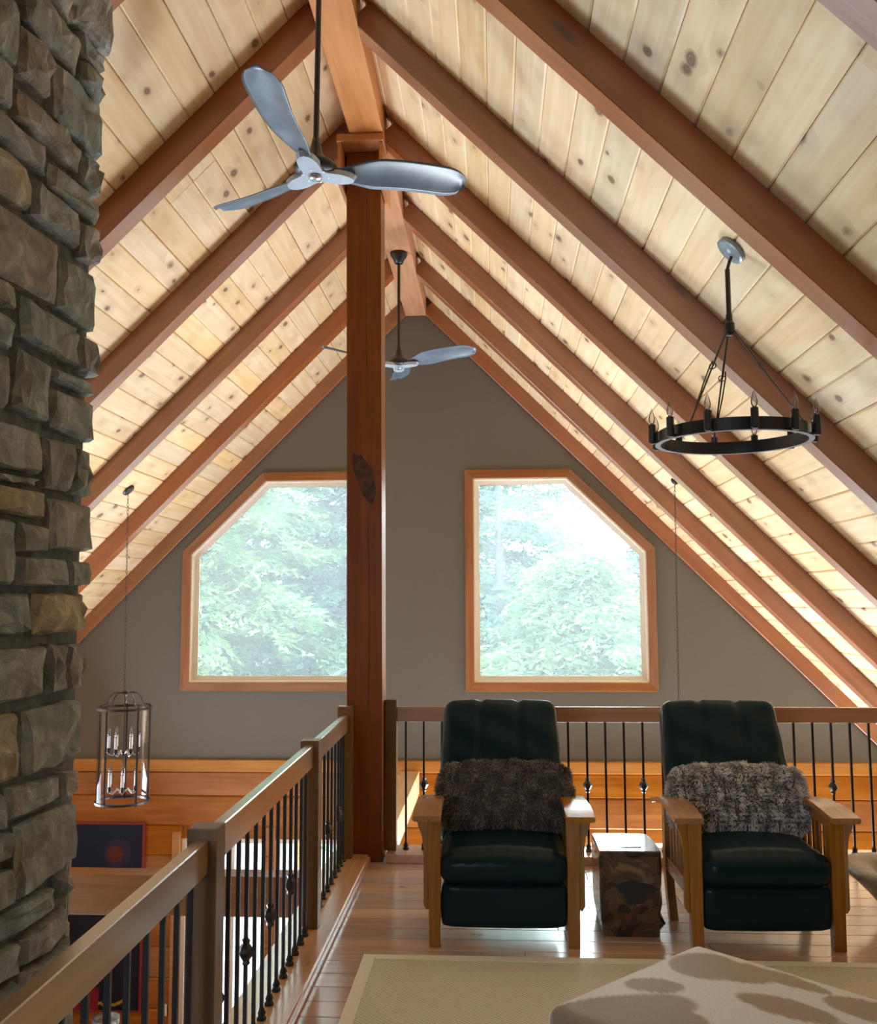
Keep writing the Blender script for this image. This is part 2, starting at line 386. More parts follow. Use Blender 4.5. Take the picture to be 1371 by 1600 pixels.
# ------------------------------------------------------------------ ceiling: deck and tongue-and-groove planks
bm = bmesh.new()
L = 4.9
for sg in (-1, 1):
    a = (XR, ZP+0.03); b = (XR+sg*L, ZP+0.03-L); c = (XR+sg*L, ZP+0.23-L); d = (XR, ZP+0.23)
    prism(bm, [a, b, c, d], -2.6, 9.75)
ceiling = struct(obj('ceiling', bm, M_plank), 'pitched ceiling of knotty pine planks rising to a ridge')
pitchw = 0.178
bm = bmesh.new(); w = pitchw/2-0.0012; t = 0.018; g = 0.007
prism(bm, [(-w, 0.007), (-w+g, 0), (w-g, 0), (w, 0.007), (w, t), (-w, t)], 0, 1)
bmesh.ops.recalc_face_normals(bm, faces=bm.faces)
unit = bmesh.new(); bm.free()
plank_meshes = {}
def plank_mesh(l):
    l = round(l*2)/2
    if l not in plank_meshes:
        b_ = bmesh.new()
        prism(b_, [(-w, 0.007), (-w+g, 0), (w-g, 0), (w, 0.007), (w, t), (-w, t)], 0, l-0.001)
        bmesh.ops.recalc_face_normals(b_, faces=b_.faces)
        me = bpy.data.meshes.new('plank'); b_.to_mesh(me); b_.free(); me.materials.append(M_plank)
        plank_meshes[l] = me
    return plank_meshes[l], l
rp = random.Random(3)
for sg in (-1, 1):
    d = 0.09
    while d < L/s2-0.05:
        cxx = XR+sg*d*s2; czz = ZP-d*s2
        y = -2.5+rp.choice([0, .5])
        ys = [-2.5]
        jt = rp.choice([None, 2.5, 3.5, 6.0, 7.5, 8.5, 5.0])
        cuts = [-2.5]+([jt] if jt else [])+[9.5]
        for a, b in zip(cuts[:-1], cuts[1:]):
            me, l = plank_mesh(b-a)
            o = bpy.data.objects.new('plank', me); COL.objects.link(o); o.parent = ceiling
            o.location = (cxx, a, czz+rp.uniform(-0.001, 0.002)); o.rotation_euler = (0, sg*PI/4, 0)
        d += pitchw

# ------------------------------------------------------------------ rafters and ridge
names_r = {1: 'second rafter pair from the camera, crossing the top of the photo', 2: 'rafter pair just in front of the first ceiling fan',
           3: 'rafter pair meeting the timber post top', 4: 'rafter pair behind the post, before the far fan',
           5: 'next-to-last rafter pair before the gable wall', 6: 'last rafter pair, lying flat against the grey gable wall',
           0: 'nearest rafter, cutting the top corners of the photo', -1: 'rafter pair above the camera', -2: 'rafter pair behind the camera', -3: 'rearmost rafter pair'}
for k in range(-2, 7):
    y = Y6-(6-k)*SP
    for sg, nm in ((-1, 'left'), (1, 'right')):
        bm = bmesh.new(); D = 4.8
        # local x runs down the slope from the ridge; mesh built in local frame then rotated
        ln = D/s2; h = (ZP-ZR)*s2
        prism(bm, [(0.10, 0), (ln, 0), (ln, h-0.0005), (0.10, h-0.0005)], 0, 0.13)
        bmesh.ops.bevel(bm, geom=[e for e in bm.edges if abs(e.verts[0].co.z) < 1e-6 and abs(e.verts[1].co.z) < 1e-6 and abs((e.verts[0].co-e.verts[1].co).x) > 1], offset=0.004, segments=1, affect='EDGES')
        for v in bm.verts:
            v.co.x -= 0.0
            if sg < 0: v.co.x = -v.co.x
        # cut ends plumb at the ridge: shift top verts
        for v in bm.verts:
            if abs(v.co.x) < 0.2: v.co.x += 0
        o = obj('rafter', bm, M_rafter, None, (XR, y, ZR), (0, sg*PI/4, 0))
        side = 'left' if sg < 0 else 'right'
        order = {6: 'against the grey gable wall', 5: 'second out from the gable wall', 4: 'third out from the gable wall', 3: 'fourth out from the gable wall, meeting the post top',
                 2: 'fifth out from the gable wall, beside the near fan', 1: 'sixth out from the gable wall, crossing the photo top', 0: 'at the very top corner of the photo', -1: 'above the camera', -2: 'behind the camera'}[k]
        tag(o, f'{side} slope stained timber rafter {order}', 'rafter', 'stained roof rafters')
o = BX('ridge_beam', XR-.106, XR+.106, -2.5, 5.93, 4.507, 4.80, M_ridge, bev=0.006); tag(o, 'near length of stained ridge beam, from above the camera to the post', 'beam')
o = BX('ridge_beam', XR-.106, XR+.106, 5.935, YG-.005, 4.507, 4.80, M_ridge, bev=0.006); tag(o, 'far length of stained ridge beam, from the post to the gable wall', 'beam')

# ------------------------------------------------------------------ timber post
pt = thing('timber_post', 'tall square stained timber post with a dark knot rising to the ridge', 'post', (XR-.04, 5.99, 0))
bm = bmesh.new()
v = box(bm, -.111, .111, -.02, .19, 0, 4.455, 0.006)
for q in bm.verts:
    q.co.y -= q.co.z/4.455*0.19; q.co.x += q.co.z/4.455*0.005
obj('shaft', bm, M_post, pt)
# the big dark knot scar: slightly sunken lens on the front face
bm = bmesh.new()
pts = []
for k in range(22):
    a = 2*PI*k/22; rr = 1+0.08*math.sin(3*a+1)+0.06*math.sin(7*a)
    pts.append((0.056*rr*math.cos(a), 0.16*rr*math.sin(a)))
pts = [(x-z*0.30, z) for x, z in pts]
A = [bm.verts.new((x, 0, z)) for x, z in pts]; c0 = bm.verts.new((0.0, -0.004, 0)); 
B = [bm.verts.new((x*.55, -0.0025, z*.6)) for x, z in pts]
for i in range(22):
    j = (i+1) % 22; bm.faces.new((A[i], A[j], B[j], B[i])); bm.faces.new((B[i], B[j], c0))
M_knot = plain('charred_knot', (0.07, 0.028, 0.014), 0.5, noise=0.8, nscale=22, bs=0.6, bd=0.01)
kz = 2.37
obj('knot', bm, M_knot, pt, (0.005, -.0215-kz/4.455*0.19, kz), (.0426, 0, 0))
for (xc, za, zb_) in ((.022, 2.75, 4.25), (.030, .9, 2.15)):
    bm = bmesh.new(); tube(bm, [(xc+.004*math.sin(z*5)-.0, -.0196-z/4.455*.19, z) for z in np.linspace(za, zb_, 14)], [.0012]+[.0026]*12+[.0012], 5)
    obj('drying_crack', bm, M_knot, pt)
bm = bmesh.new(); box(bm, -.147, .147, -.36, .12, 4.458, 4.505, 0.004)
obj('cap_plate', bm, M_ridge, pt)
for sx in (-1, 1):
    bm = bmesh.new(); box(bm, sx*.131-.012, sx*.131+.012, -.34, .1, 4.20, 4.457, 0.003)
    obj('side_cleat', bm, M_ridge, pt)

# ------------------------------------------------------------------ far gable wall, painted, with two clipped windows
WO = {'window_1': [(-3.14, .72), (-1.26, .72), (-1.26, 2.91), (-2.33, 2.91), (-3.14, 2.115)],
      'window_2': [(-.285, .72), (-.285, 2.91), (.765, 2.91), (1.585, 2.115), (1.585, .72)]}
def inset(poly, d):
    n = len(poly); out = []
    area2 = sum(poly[i][0]*poly[(i+1) % n][1]-poly[(i+1) % n][0]*poly[i][1] for i in range(n)); s = 1 if area2 > 0 else -1
    for i in range(n):
        p0, p1, p2 = Vector(poly[i-1]), Vector(poly[i]), Vector(poly[(i+1) % n])
        e1 = (p1-p0).normalized(); e2 = (p2-p1).normalized()
        n1 = Vector((-e1.y, e1.x))*s; n2 = Vector((-e2.y, e2.x))*s
        b = (n1+n2); b = b/(b.dot(n1))
        q = p1+b*d; out.append((q.x, q.y))
    return out
hole = {k: inset(v, 0.085) for k, v in WO.items()}
x0w, x1w = -5.5, 3.96
zl = lambda x: ZP+0.1-abs(x-XR)
bm = bmesh.new()
T0, T1 = YG, YG+0.16
zb, zt = .805, 2.825
def pr(pts): prism(bm, pts, T0, T1)
pr([(x0w, .05), (x1w, .05), (x1w, zl(x1w)), (3.9, zb), (-5.4, zb), (x0w, zl(x0w))] if zl(x1w) > .05 else [(x0w, .05), (x1w-.2, .05), (XR+ZP+.1-zb, zb), (XR-(ZP+.1-zb), zb)])
l, r = hole['window_1'], hole['window_2']
xa = XR-(ZP+.1-zb); xb = XR+(ZP+.1-zb); xat = XR-(ZP+.1-zt); xbt = XR+(ZP+.1-zt)
pr([(xa, zb), (l[0][0], zb), (l[4][0], l[4][1]), (l[3][0], zt), (xat, zt)])
pr([(l[1][0], zb), (r[0][0], zb), (r[1][0], zt), (l[2][0], zt)])
pr([(r[4][0], zb), (xb, zb), (xbt, zt), (r[2][0], zt), (r[3][0], r[3][1])])
pr([(xat, zt), (xbt, zt), (XR, ZP+.1)])
wall_back = struct(obj('wall_back', bm, M_wall), 'grey painted gable wall above orange log siding')

def board_between(bm, pa, pb, qa, qb, y0, y1):
    prism(bm, [pa, pb, qb, qa], y0, y1)
for nm, poly in WO.items():
    root = bpy.data.objects.new(nm, None); COL.objects.link(root); root['kind'] = 'structure'
    root['label'] = 'clip-cornered gable window left of the post, full of foliage' if nm == 'window_1' else 'clip-cornered gable window right of the post, sky at its upper right'
    inn = hole[nm]; n = len(poly)
    for i in range(n):
        j = (i+1) % n
        bm = bmesh.new(); pa, pb, qa, qb = poly[i], poly[j], inn[i], inn[j]
        ang = math.atan2(pb[1]-pa[1], pb[0]-pa[0]); cx, cz = (pa[0]+pb[0])/2, (pa[1]+pb[1])/2
        ca, sa = math.cos(-ang), math.sin(-ang)
        lc = [((x-cx)*ca-(z-cz)*sa, (x-cx)*sa+(z-cz)*ca) for x, z in (pa, pb, qb, qa)]
        prism(bm, lc, -0.022, 0.0)
        bmesh.ops.bevel(bm, geom=list(bm.edges), offset=0.002, segments=1, affect='EDGES')
        o = obj('casing', bm, M_casing, root, (cx, YG-0.0005, cz), (0, -ang, 0))
    in2 = inset(inn, 0.014)
    def ringobj(name, a, b, y0, y1, m):
        bm = bmesh.new()
        for i in range(n):
            j = (i+1) % n; prism(bm, [a[i], a[j], b[j], b[i]], y0, y1)
        bmesh.ops.remove_doubles(bm, verts=bm.verts, dist=1e-5)
        return obj(name, bm, m, root)
    ringobj('jamb', inset(inn, -0.004), in2, YG-0.010, YG+0.10, M_jamb)
    in3 = inset(in2, 0.034)
    ringobj('sash', in2, in3, YG+0.070, YG+0.11, M_vinyl)
    in4 = inset(in3, 0.010)
    ringobj('glazing_bead', in3, in4, YG+0.085, YG+0.10, M_jamb)
    bm = bmesh.new(); prism(bm, inset(in4, -0.005), YG+0.092, YG+0.096)
    obj('pane', bm, M_pane, root)

# ------------------------------------------------------------------ log siding on the lower gable wall
LO = [('window_3', -3.10, -2.255), ('window_4', -2.165, -1.40), ('window_5', -0.2, 0.8), ('window_6', 0.9, 1.9)]
zwb, zwt = -2.55, -.715
bm = bmesh.new()
spans = [(x0w, -3.10), (-2.255, -2.165), (-1.40, -.2), (.8, .9), (1.9, x1w)]
for a, b in spans: prism(bm, [(a, zwb), (b, zwb), (b, zwt), (a, zwt)], YG+.02, YG+.16)
prism(bm, [(x0w, zwt), (x1w, zwt), (x1w, .05), (x0w, .05)], YG+.02, YG+.16)
prism(bm, [(x0w, ZG), (x1w, ZG), (x1w, zwb), (x0w, zwb)], YG+.02, YG+.16)
obj('backing_wall', bm, M_log, wall_back)
o = BX('cap_trim', x0w, x1w, YG-.045, YG+.02, -.062, .053, M_logtrim, wall_back, 0.008)
z = -.064; hs = [.235]+[.288]*9
for hgt in hs:
    za = z-hgt
    if za < ZG: za = ZG
    segs = [(x0w, x1w)]
    if za < zwt-.001 and z > zwb:
        segs = spans
    full = segs == [(x0w, x1w)]
    for a, b in segs:
        bb = [(a, b)]
        if b-a > 4: bb = [(a, -1.15+rp.uniform(-1, 1)), ]; bb.append((bb[0][1], b))
        for p, q in bb:
            top = min(z, 1e9)
            y0 = YG-.018
            bm = bmesh.new(); cx, cz = (p+q)/2, (za+z)/2; hh = (z-za)/2
            prof = [(-.018, -hh+.014), (-.004, -hh+.001), (.02, -hh+.001), (.02, hh-.001), (-.004, hh-.001), (-.018, hh-.014), (-.022, 0)]
            prism(bm, prof, (p-cx)+.0005, (q-cx)-.0005, 'x')
            obj('log_board', bm, M_log, wall_back, (cx, YG, cz))
    z = za
    if z <= ZG: break
for nm, a, b in LO:
    root = bpy.data.objects.new(nm, None); COL.objects.link(root); root['kind'] = 'structure'
    root['label'] = {'window_3': 'lower window left of the log mullion, behind the tie beam', 'window_4': 'lower window right of the log mullion, behind the tie beam',
                     'window_5': 'lower window below the loft floor, left of the pair', 'window_6': 'lower window below the loft floor, right of the pair'}[nm]
    def fr(name, o_, i_, y0, y1, m):
        bm = bmesh.new(); (ax, bx, az, bz), (cx, dx, cz, dz) = o_, i_
        O = [(ax, az), (bx, az), (bx, bz), (ax, bz)]; I = [(cx, cz), (dx, cz), (dx, dz), (cx, dz)]
        for i in range(4): prism(bm, [O[i], O[(i+1) % 4], I[(i+1) % 4], I[i]], y0, y1)
        return obj(name, bm, m, root)
    if nm != 'window_4':
        BX('casing', a-.075, a, YG-.045, YG-.019, zwb, zwt+.075, M_logtrim, root, 0.003)
    fr('sash', (a, b, zwb, zwt), (a+.045, b-.045, zwb+.05, zwt-.045), YG+.03, YG+.09, M_vinyl)
    mid = (a+b)/2-.0
    if nm in ('window_3', 'window_5'): BX('mullion', mid+.04, mid+.10, YG+.035, YG+.085, zwb+.05, zwt-.045, M_vinyl, root, 0.003)
    BX('pane', a+.04, b-.04, YG+.055, YG+.060, zwb+.045, zwt-.04, M_pane, root)

# ------------------------------------------------------------------ other walls of the great room (out of frame, they close the room)
bm = bmesh.new(); prism(bm, [(ZG*0+YG+.16, ZG), (-2.6, ZG), (-2.6, .30), (YG+.16, .30)], x0w-.15, x0w, 'x')
struct(obj('wall_left', bm, M_wall), 'left side wall of the great room')
bm = bmesh.new(); prism(bm, [(YG+.16, ZG), (-2.6, ZG), (-2.6, .30), (YG+.16, .30)], x1w, x1w+.15, 'x')
struct(obj('wall_right', bm, M_wall), 'right side wall under the eave')
bm = bmesh.new(); prism(bm, [(x0w, ZG), (x1w, ZG), (x1w, .2), (XR, ZP+.1), (x0w, .2)], -2.75, -2.6)
struct(obj('wall_front', bm, M_wall), 'gable wall behind the camera')
gf = struct(BX('floor_lower', x0w, x1w, -2.6, YG+.02, ZG-.1, ZG, M_floor), 'wood floor of the great room below')

# ------------------------------------------------------------------ loft floor with boards
def curbx(y): return -.735-.0045*y      # inner edge of the left curb
floor = struct(BX('floor', -1.02, x1w, -2.6, 6.22, -.30, -.02, M_beam, origin=(0, 0, 0)), 'loft floor of wide honey pine boards')
y = -2.6; bw = 0.145
fm = {}
while y < 6.22-.01:
    yy = min(y+bw, 6.22)
    xs = -1.02; cuts = [xs]+sorted([rp.uniform(-.3, 1.4), rp.uniform(1.9, 3.3)] if y > 2.6 else [rp.uniform(0, 2.5)])+[x1w]
    for a, b in zip(cuts[:-1], cuts[1:]):
        bm = bmesh.new(); box(bm, -(b-a)/2+.0012, (b-a)/2-.0012, -(yy-y)/2+.002, (yy-y)/2-.002, -.01, .01)
        bmesh.ops.bevel(bm, geom=[e for e in bm.edges if e.verts[0].co.z > 0 and e.verts[1].co.z > 0], offset=.0015, segments=1, affect='EDGES')
        obj('floorboard', bm, M_floor, floor, ((a+b)/2, (y+yy)/2, -.01))
    y = yy
fascia = BX('fascia_board', -1.045, -1.02, -2.6, 6.245, -.32, 0.0, M_rail, floor, 0.003)
BX('rear_fascia', -1.02, x1w, 6.22, 6.245, -.32, 0.0, M_beam, floor, 0.003)

# ------------------------------------------------------------------ curbs
bm = bmesh.new()
xa0, xa1 = -.752, -.772
prism(bm, [(xa0, -1.2), (xa1, 5.96), (-1.02, 5.96), (-1.0, -1.2)], 0.0005, .052, 'z')
bmesh.ops.bevel(bm, geom=list(bm.edges), offset=.012, segments=3, affect='EDGES')
o = obj('trim_1', bm, M_curb); struct(o, 'wide wooden curb board under the left railing')
bm = bmesh.new(); prism(bm, [(-.68, 5.945), (3.95, 5.945), (3.95, 6.20), (-.68, 6.20)], 0.0005, .050, 'z')
bmesh.ops.bevel(bm, geom=list(bm.edges), offset=.006, segments=2, affect='EDGES')
o = obj('trim_2', bm, M_curb); struct(o, 'wooden curb board under the rear railing')

# ------------------------------------------------------------------ railings
def shoe_bm():
    bm = bmesh.new()
    lathe(bm, [(.019, 0), (.019, .010), (.013, .018), (.017, .026), (.012, .036), (.010, .042)], 8); return bm
def knob_bm():
    bm = bmesh.new()
    lathe(bm, [(.010, -.045), (.016, -.038), (.013, -.028), (.024, -.014), (.030, 0), (.024, .014), (.013, .028), (.016, .038), (.010, .045)], 6); return bm
def to_me(bm, m, name):
    bmesh.ops.recalc_face_normals(bm, faces=bm.faces)
    me = bpy.data.meshes.new(name); bm.to_mesh(me); bm.free(); me.materials.append(m); return me
ME_shoe = to_me(shoe_bm(), M_iron, 'shoe'); ME_knob = to_me(knob_bm(), M_iron, 'knob')
def bal(parent, x, y, z0, z1, knobz=None, top=None):
    key = 'bal%.3f' % (z1-z0)
    if key not in fm:
        b_ = bmesh.new(); box(b_, -.0068, .0068, -.0068, .0068, 0, z1-z0, 0.0012); fm[key] = to_me(b_, M_iron, 'baluster')
    o = link('baluster', fm[key], None, parent, (x, y, z0))
    link('shoe', ME_shoe, None, o, (0, 0, 0))
    if knobz: link('knob', ME_knob, None, o, (0, 0, knobz-z0))
    return o
def xl(y): return -.805-.019*y
rl = thing('left_railing', 'long brown wooden railing with black iron balusters along the open left edge', 'railing', (0, 0, 0))
def rail_seg(y0, y1, z0, z1, name='top_rail'):
    bm = bmesh.new(); cy = (y0+y1)/2; cx = xl(cy)
    prism(bm, [(xl(y0)-.020-cx, y0-cy), (xl(y0)+.020-cx, y0-cy), (xl(y1)+.020-cx, y1-cy), (xl(y1)-.020-cx, y1-cy)], z0, z1, 'z')
    bmesh.ops.bevel(bm, geom=list(bm.edges), offset=.003, segments=1, affect='EDGES')
    return obj(name, bm, M_rail, rl, (cx, cy, 0))
def newel(parent, x0, x1, y0, y1, z1, z0=.052):
    bm = bmesh.new(); cx, cy = (x0+x1)/2, (y0+y1)/2
    box(bm, x0-cx, x1-cx, y0-cy, y1-cy, z0, z1, .004)
    return obj('newel_post', bm, M_newel, parent, (cx, cy, 0))
rail_seg(-1.1, 2.80, .80, .897); rail_seg(2.89, 4.60, .802, .905); rail_seg(4.69, 5.835, .805, .905)
newel(rl, xl(2.8)-.045, xl(2.8)+.045, 2.80, 2.89, .928)
newel(rl, xl(4.6)-.045, xl(4.6)+.045, 4.60, 4.69, .925)
newel(rl, xl(5.9)-.045, xl(5.9)+.045, 5.835, 5.915, .955)
ys1 = [1.86-.123*i for i in range(1, 22)][::-1]+[1.86, 1.98, 2.10, 2.216, 2.345, 2.466, 2.58, 2.70]
for i, y in enumerate(ys1): bal(rl, xl(y), y, .052, .801, .40 if (len(ys1)-1-i) % 3 == 2 else None)
ys2 = [2.98, 3.115, 3.245, 3.365, 3.495, 3.625, 3.755, 3.885, 4.02, 4.155, 4.275, 4.40, 4.51]
for i, y in enumerate(ys2): bal(rl, xl(y), y, .052, .803, .385 if i % 3 == 0 and i < 12 else None)
ys3 = [4.80, 4.93, 5.06, 5.19, 5.32, 5.45, 5.57, 5.68, 5.78]
for i, y in enumerate(ys3): bal(rl, xl(y), y, .052, .806, .375 if i % 3 == 0 else None)

rr = thing('rear_railing', 'brown wooden railing with black iron balusters behind the two recliners', 'railing', (0, 0, 0))
newel(rr, -.695, -.622, 6.045, 6.12, .975, .050)
bm = bmesh.new(); box(bm, -2.27, 2.27, -.02, .02, .835, .929, .003); obj('top_rail', bm, M_railx, rr, (1.648, 6.10, 0))
xs = [-.565, -.452, -.337]+[-.337+.1130*i for i in range(1, 7)]+[.454, .570, .685, .80, .916, 1.035]+[1.035+.115*i for i in range(1, 7)]+[1.84, 1.954, 2.067, 2.18, 2.294]+[2.294+.115*i for i in range(1, 14)]
for i, x in enumerate(xs):
    kn = {1: .45, 4: .45, 7: .45, 10: .45, 13: .45, 16: .45, 19: .45, 23: .45}.get(i, .45 if i > 23 and (i-23) % 3 == 0 else None)
    bal(rr, x, 6.085, .050, .836, kn)

# ------------------------------------------------------------------ beams over the great room
o = BX('tie_beam', -5.45, -.95, 7.30, 7.50, -.765, -.468, M_beam, bev=0.006); tag(o, 'horizontal brown tie beam with a bright top, crossing the open great room', 'beam')
o = BX('floor_beam', -.935, -.742, 6.25, YG-.05, -.262, -.042, M_paleb, bev=0.006); tag(o, 'pale beam running from the loft edge to the log wall', 'beam')
for (x, y, h_) in ((-5.3, 7.4, -.77),):
    o = BX('support_post', x-.1, x+.1, y-.1, y+.1, ZG, h_, M_post, bev=.005); tag(o, 'ground floor post under the left end of the tie beam', 'post')
o = BX('support_post', -.935, -.745, 6.3, 6.5, ZG, -.264, M_post, bev=.005); tag(o, 'ground floor post under the loft corner', 'post')

# ------------------------------------------------------------------ stone chimney
chim = thing('stone_chimney', 'massive chimney of rough split fieldstone at the left edge', 'chimney', (0, 0, 0))
XF = -1.325    # stone face plane (backs of the stones)
CY0, CY1 = 1.35, 2.965
BX('core', -2.7, XF, CY0, CY1, ZG, ZP-abs(XF-XR)+.0, M_mortar, chim)
fx_, cx_, cy_ = 1482.35, 685.5, 800.0
def to_face(px, py):
    d = F+R_*((px-cx_)/fx_)-U_*((py-cy_)/fx_)
    t = (XF+.045)/d.x
    return (d.y*t, H+d.z*t)
rs = random.Random(11)
def stone(poly, thick, mapf, name='stone'):
    """poly: 2D outline; mapf(u, v, out) -> 3D"""
    out = []
    n = len(poly); cx = sum(p[0] for p in poly)/n; cy = sum(p[1] for p in poly)/n
    size = math.sqrt(max(1e-4, abs(sum(poly[i][0]*poly[(i+1) % n][1]-poly[(i+1) % n][0]*poly[i][1] for i in range(n))/2)))
    for i in range(n):
        a, b = poly[i], poly[(i+1) % n]; ln = math.hypot(a[0]-b[0], a[1]-b[1])
        k = max(2, min(4, int(ln/.05)))
        for q in range(k):
            t_ = q/k; j = .016*size
            out.append((a[0]+(b[0]-a[0])*t_+rs.uniform(-j, j)*(.5 if q == 0 else 1), a[1]+(b[1]-a[1])*t_+rs.uniform(-j, j)*(.5 if q == 0 else 1)))
    n = len(out); bm = bmesh.new()
    O = Vector(mapf(cx, cy, 0))
    def V(u, v, o_): return bm.verts.new(Vector(mapf(u, v, o_))-O)
    def sc(p, s): return (cx+(p[0]-cx)*s, cy+(p[1]-cy)*s)
    r0 = [V(*p, -.03) for p in out]
    r1 = [V(*sc(p, .972), thick*(.62+rs.uniform(-.18, .12))) for p in out]
    r2 = [V(*sc(p, .86+rs.uniform(-.05, .04)), thick*(1+rs.uniform(-.16, .22))) for p in out]
    r3 = [V(*sc(p, .48+rs.uniform(-.1, .1)), thick*(1.12+rs.uniform(-.28, .34))) for p in out[::2]]
    for A, B in ((r0, r1), (r1, r2)):
        for i in range(n): bm.faces.new((A[i], A[(i+1) % n], B[(i+1) % n], B[i]))
    m_ = len(r3)
    for i in range(m_):
        a = r2[2*i]; b = r2[(2*i+1) % n]; c = r2[(2*i+2) % n] if 2*i+2 <= n else r2[0]
        if 2*i+1 < n: bm.faces.new((a, b, r3[i])); bm.faces.new((b, c, r3[(i+1) % m_], r3[i])) if c is not a else None
        else: bm.faces.new((a, r2[0], r3[0], r3[i]))
    cc = V(cx+rs.uniform(-.02, .02), cy+rs.uniform(-.02, .02), thick*(1.15+rs.uniform(-.2, .3)))
    for i in range(m_): bm.faces.new((r3[i], r3[(i+1) % m_], cc))
    o = obj(name, bm, M_stone, chim, O)
    return o
ST = [
 [(-30,-20),(35,0),(37,37),(33,104),(-30,45)], [(50,-20),(78,-8),(115,45),(133,75),(130,120),(85,75),(50,28)], [(84,-15),(112,-8),(116,32),(112,40)],
 [(118,-20),(170,-14),(172,45),(167,85),(136,50),(118,30)], [(129,46),(165,90),(168,115),(158,117),(137,85)], [(43,38),(83,73),(90,105),(83,155),(38,115)],
 [(138,92),(164,122),(167,150),(162,168),(134,124)], [(93,95),(128,130),(158,165),(166,195),(163,252),(93,180)], [(-30,60),(26,108),(27,172),(-30,130)],
 [(37,136),(108,200),(135,240),(132,271),(100,245),(37,180)], [(-30,140),(78,233),(81,277),(-30,188)], [(138,240),(158,258),(164,270),(160,310),(134,284)],
 [(86,253),(150,303),(162,325),(158,353),(82,289)], [(-30,200),(51,263),(55,330),(-30,277)], [(58,275),(128,335),(130,390),(58,334)],
 [(134,345),(160,358),(163,395),(160,416),(134,402)], [(-30,290),(100,383),(101,415),(95,478),(-30,410)],
 [(103,400),(150,427),(157,450),(153,520),(97,480)], [(-30,412),(30,450),(32,485),(-30,455)], [(40,460),(128,513),(129,525),(127,574),(40,525)],
 [(134,522),(157,535),(160,550),(156,591),(133,580)], [(-30,467),(33,505),(26,548),(-30,525)], [(38,540),(85,570),(83,660),(28,635)],
 [(88,572),(151,600),(152,620),(88,592)], [(88,604),(151,632),(152,693),(88,667)], [(-30,536),(16,554),(19,640),(-30,628)],
 [(-30,646),(73,676),(74,742),(-30,722)], [(80,683),(120,693),(121,722),(116,770),(79,762)], [(124,696),(143,703),(146,750),(142,778),(121,772)],
 [(-30,732),(68,750),(66,760),(-30,741)], [(-30,748),(80,770),(78,812),(-30,793)], [(84,777),(143,790),(148,815),(146,862),(86,858)],
 [(-30,803),(28,811),(31,832),(31,915),(-30,914)], [(36,814),(82,825),(77,863),(36,862)], [(34,868),(112,875),(113,916),(34,915)],
 [(116,875),(145,878),(144,915),(115,916)], [(-30,926),(55,928),(55,985),(47,992),(-30,992)], [(62,926),(137,927),(142,950),(139,985),(58,993)],
 [(-30,1020),(77,1008),(77,1085),(-30,1114)], [(86,1005),(108,1007),(107,1080),(81,1087)], [(112,1006),(134,1005),(136,1040),(134,1076),(111,1080)],
 [(-30,1124),(34,1113),(35,1218),(-30,1236)], [(42,1110),(132,1090),(134,1175),(118,1192),(44,1216)], [(18,1232),(100,1210),(101,1245),(20,1285)],
 [(104,1206),(124,1203),(125,1235),(104,1250)], [(-30,1248),(10,1240),(13,1297),(-30,1309)], [(30,1292),(100,1260),(123,1252),(125,1342),(85,1375),(30,1412)],
 [(-30,1316),(25,1300),(26,1340),(-30,1375)], [(-30,1382),(29,1357),(29,1412),(-30,1443)], [(-30,1452),(90,1385),(95,1405),(90,1418),(-30,1498)],
 [(97,1373),(115,1360),(117,1388),(107,1402),(96,1412)], [(40,1470),(110,1414),(120,1450),(80,1490),(38,1512)], [(-30,1508),(36,1473),(35,1520),(-30,1567)],
 [(38,1522),(78,1500),(118,1462),(119,1520),(60,1570),(38,1585)], [(-30,1578),(34,1530),(34,1592),(-30,1640)], [(40,1595),(118,1532),(119,1600),(60,1650),(38,1665)],
]
side = lambda u, v, o_: (XF+o_, u, v)
for q in ST:
    P2 = [to_face(*p) for p in q]
    P2 = [(min(y_, CY1+.045), z_) for y_, z_ in P2]
    stone(P2, .040, side)
zmax_t = max(p[1] for q in ST for p in [to_face(*c) for c in q]); 
# remaining stones in ordinary courses: nearer part of the side face, foot of the shaft, the end face
def courses(y0, y1, z0, z1, mapf, cell=.27):
    z = z0
    while z < z1-.05:
        h_ = min(rs.uniform(.12, .22), z1-z); y_ = y0
        if z1-z-h_ < .06: h_ = z1-z
        while y_ < y1-.04:
            w_ = rs.uniform(.16, cell*1.4)
            if y1-y_-w_ < .1: w_ = y1-y_
            g_ = .009
            stone([(y_+g_, z+g_), (y_+w_-g_, z+g_), (y_+w_-g_, z+h_-g_), (y_+g_, z+h_-g_)], .05, mapf)
            y_ += w_
        z += h_
ZT = ZP-abs(XF-XR)-.06
yL, _ = to_face(-32, 800)
courses(CY0, yL-.01, -.3, ZT, side, .34)
zf = to_face(60, 1655)[1]
courses(yL, CY1+.04, ZG, zf-.03, side, .36)
courses(yL, CY1+.04, to_face(80, -10)[1]+.06, ZT, side, .3)
courses(-2.0, XF+.01, -1.2, 1.2, lambda u, v, o_: (u, CY1+o_*.6, v), .4)

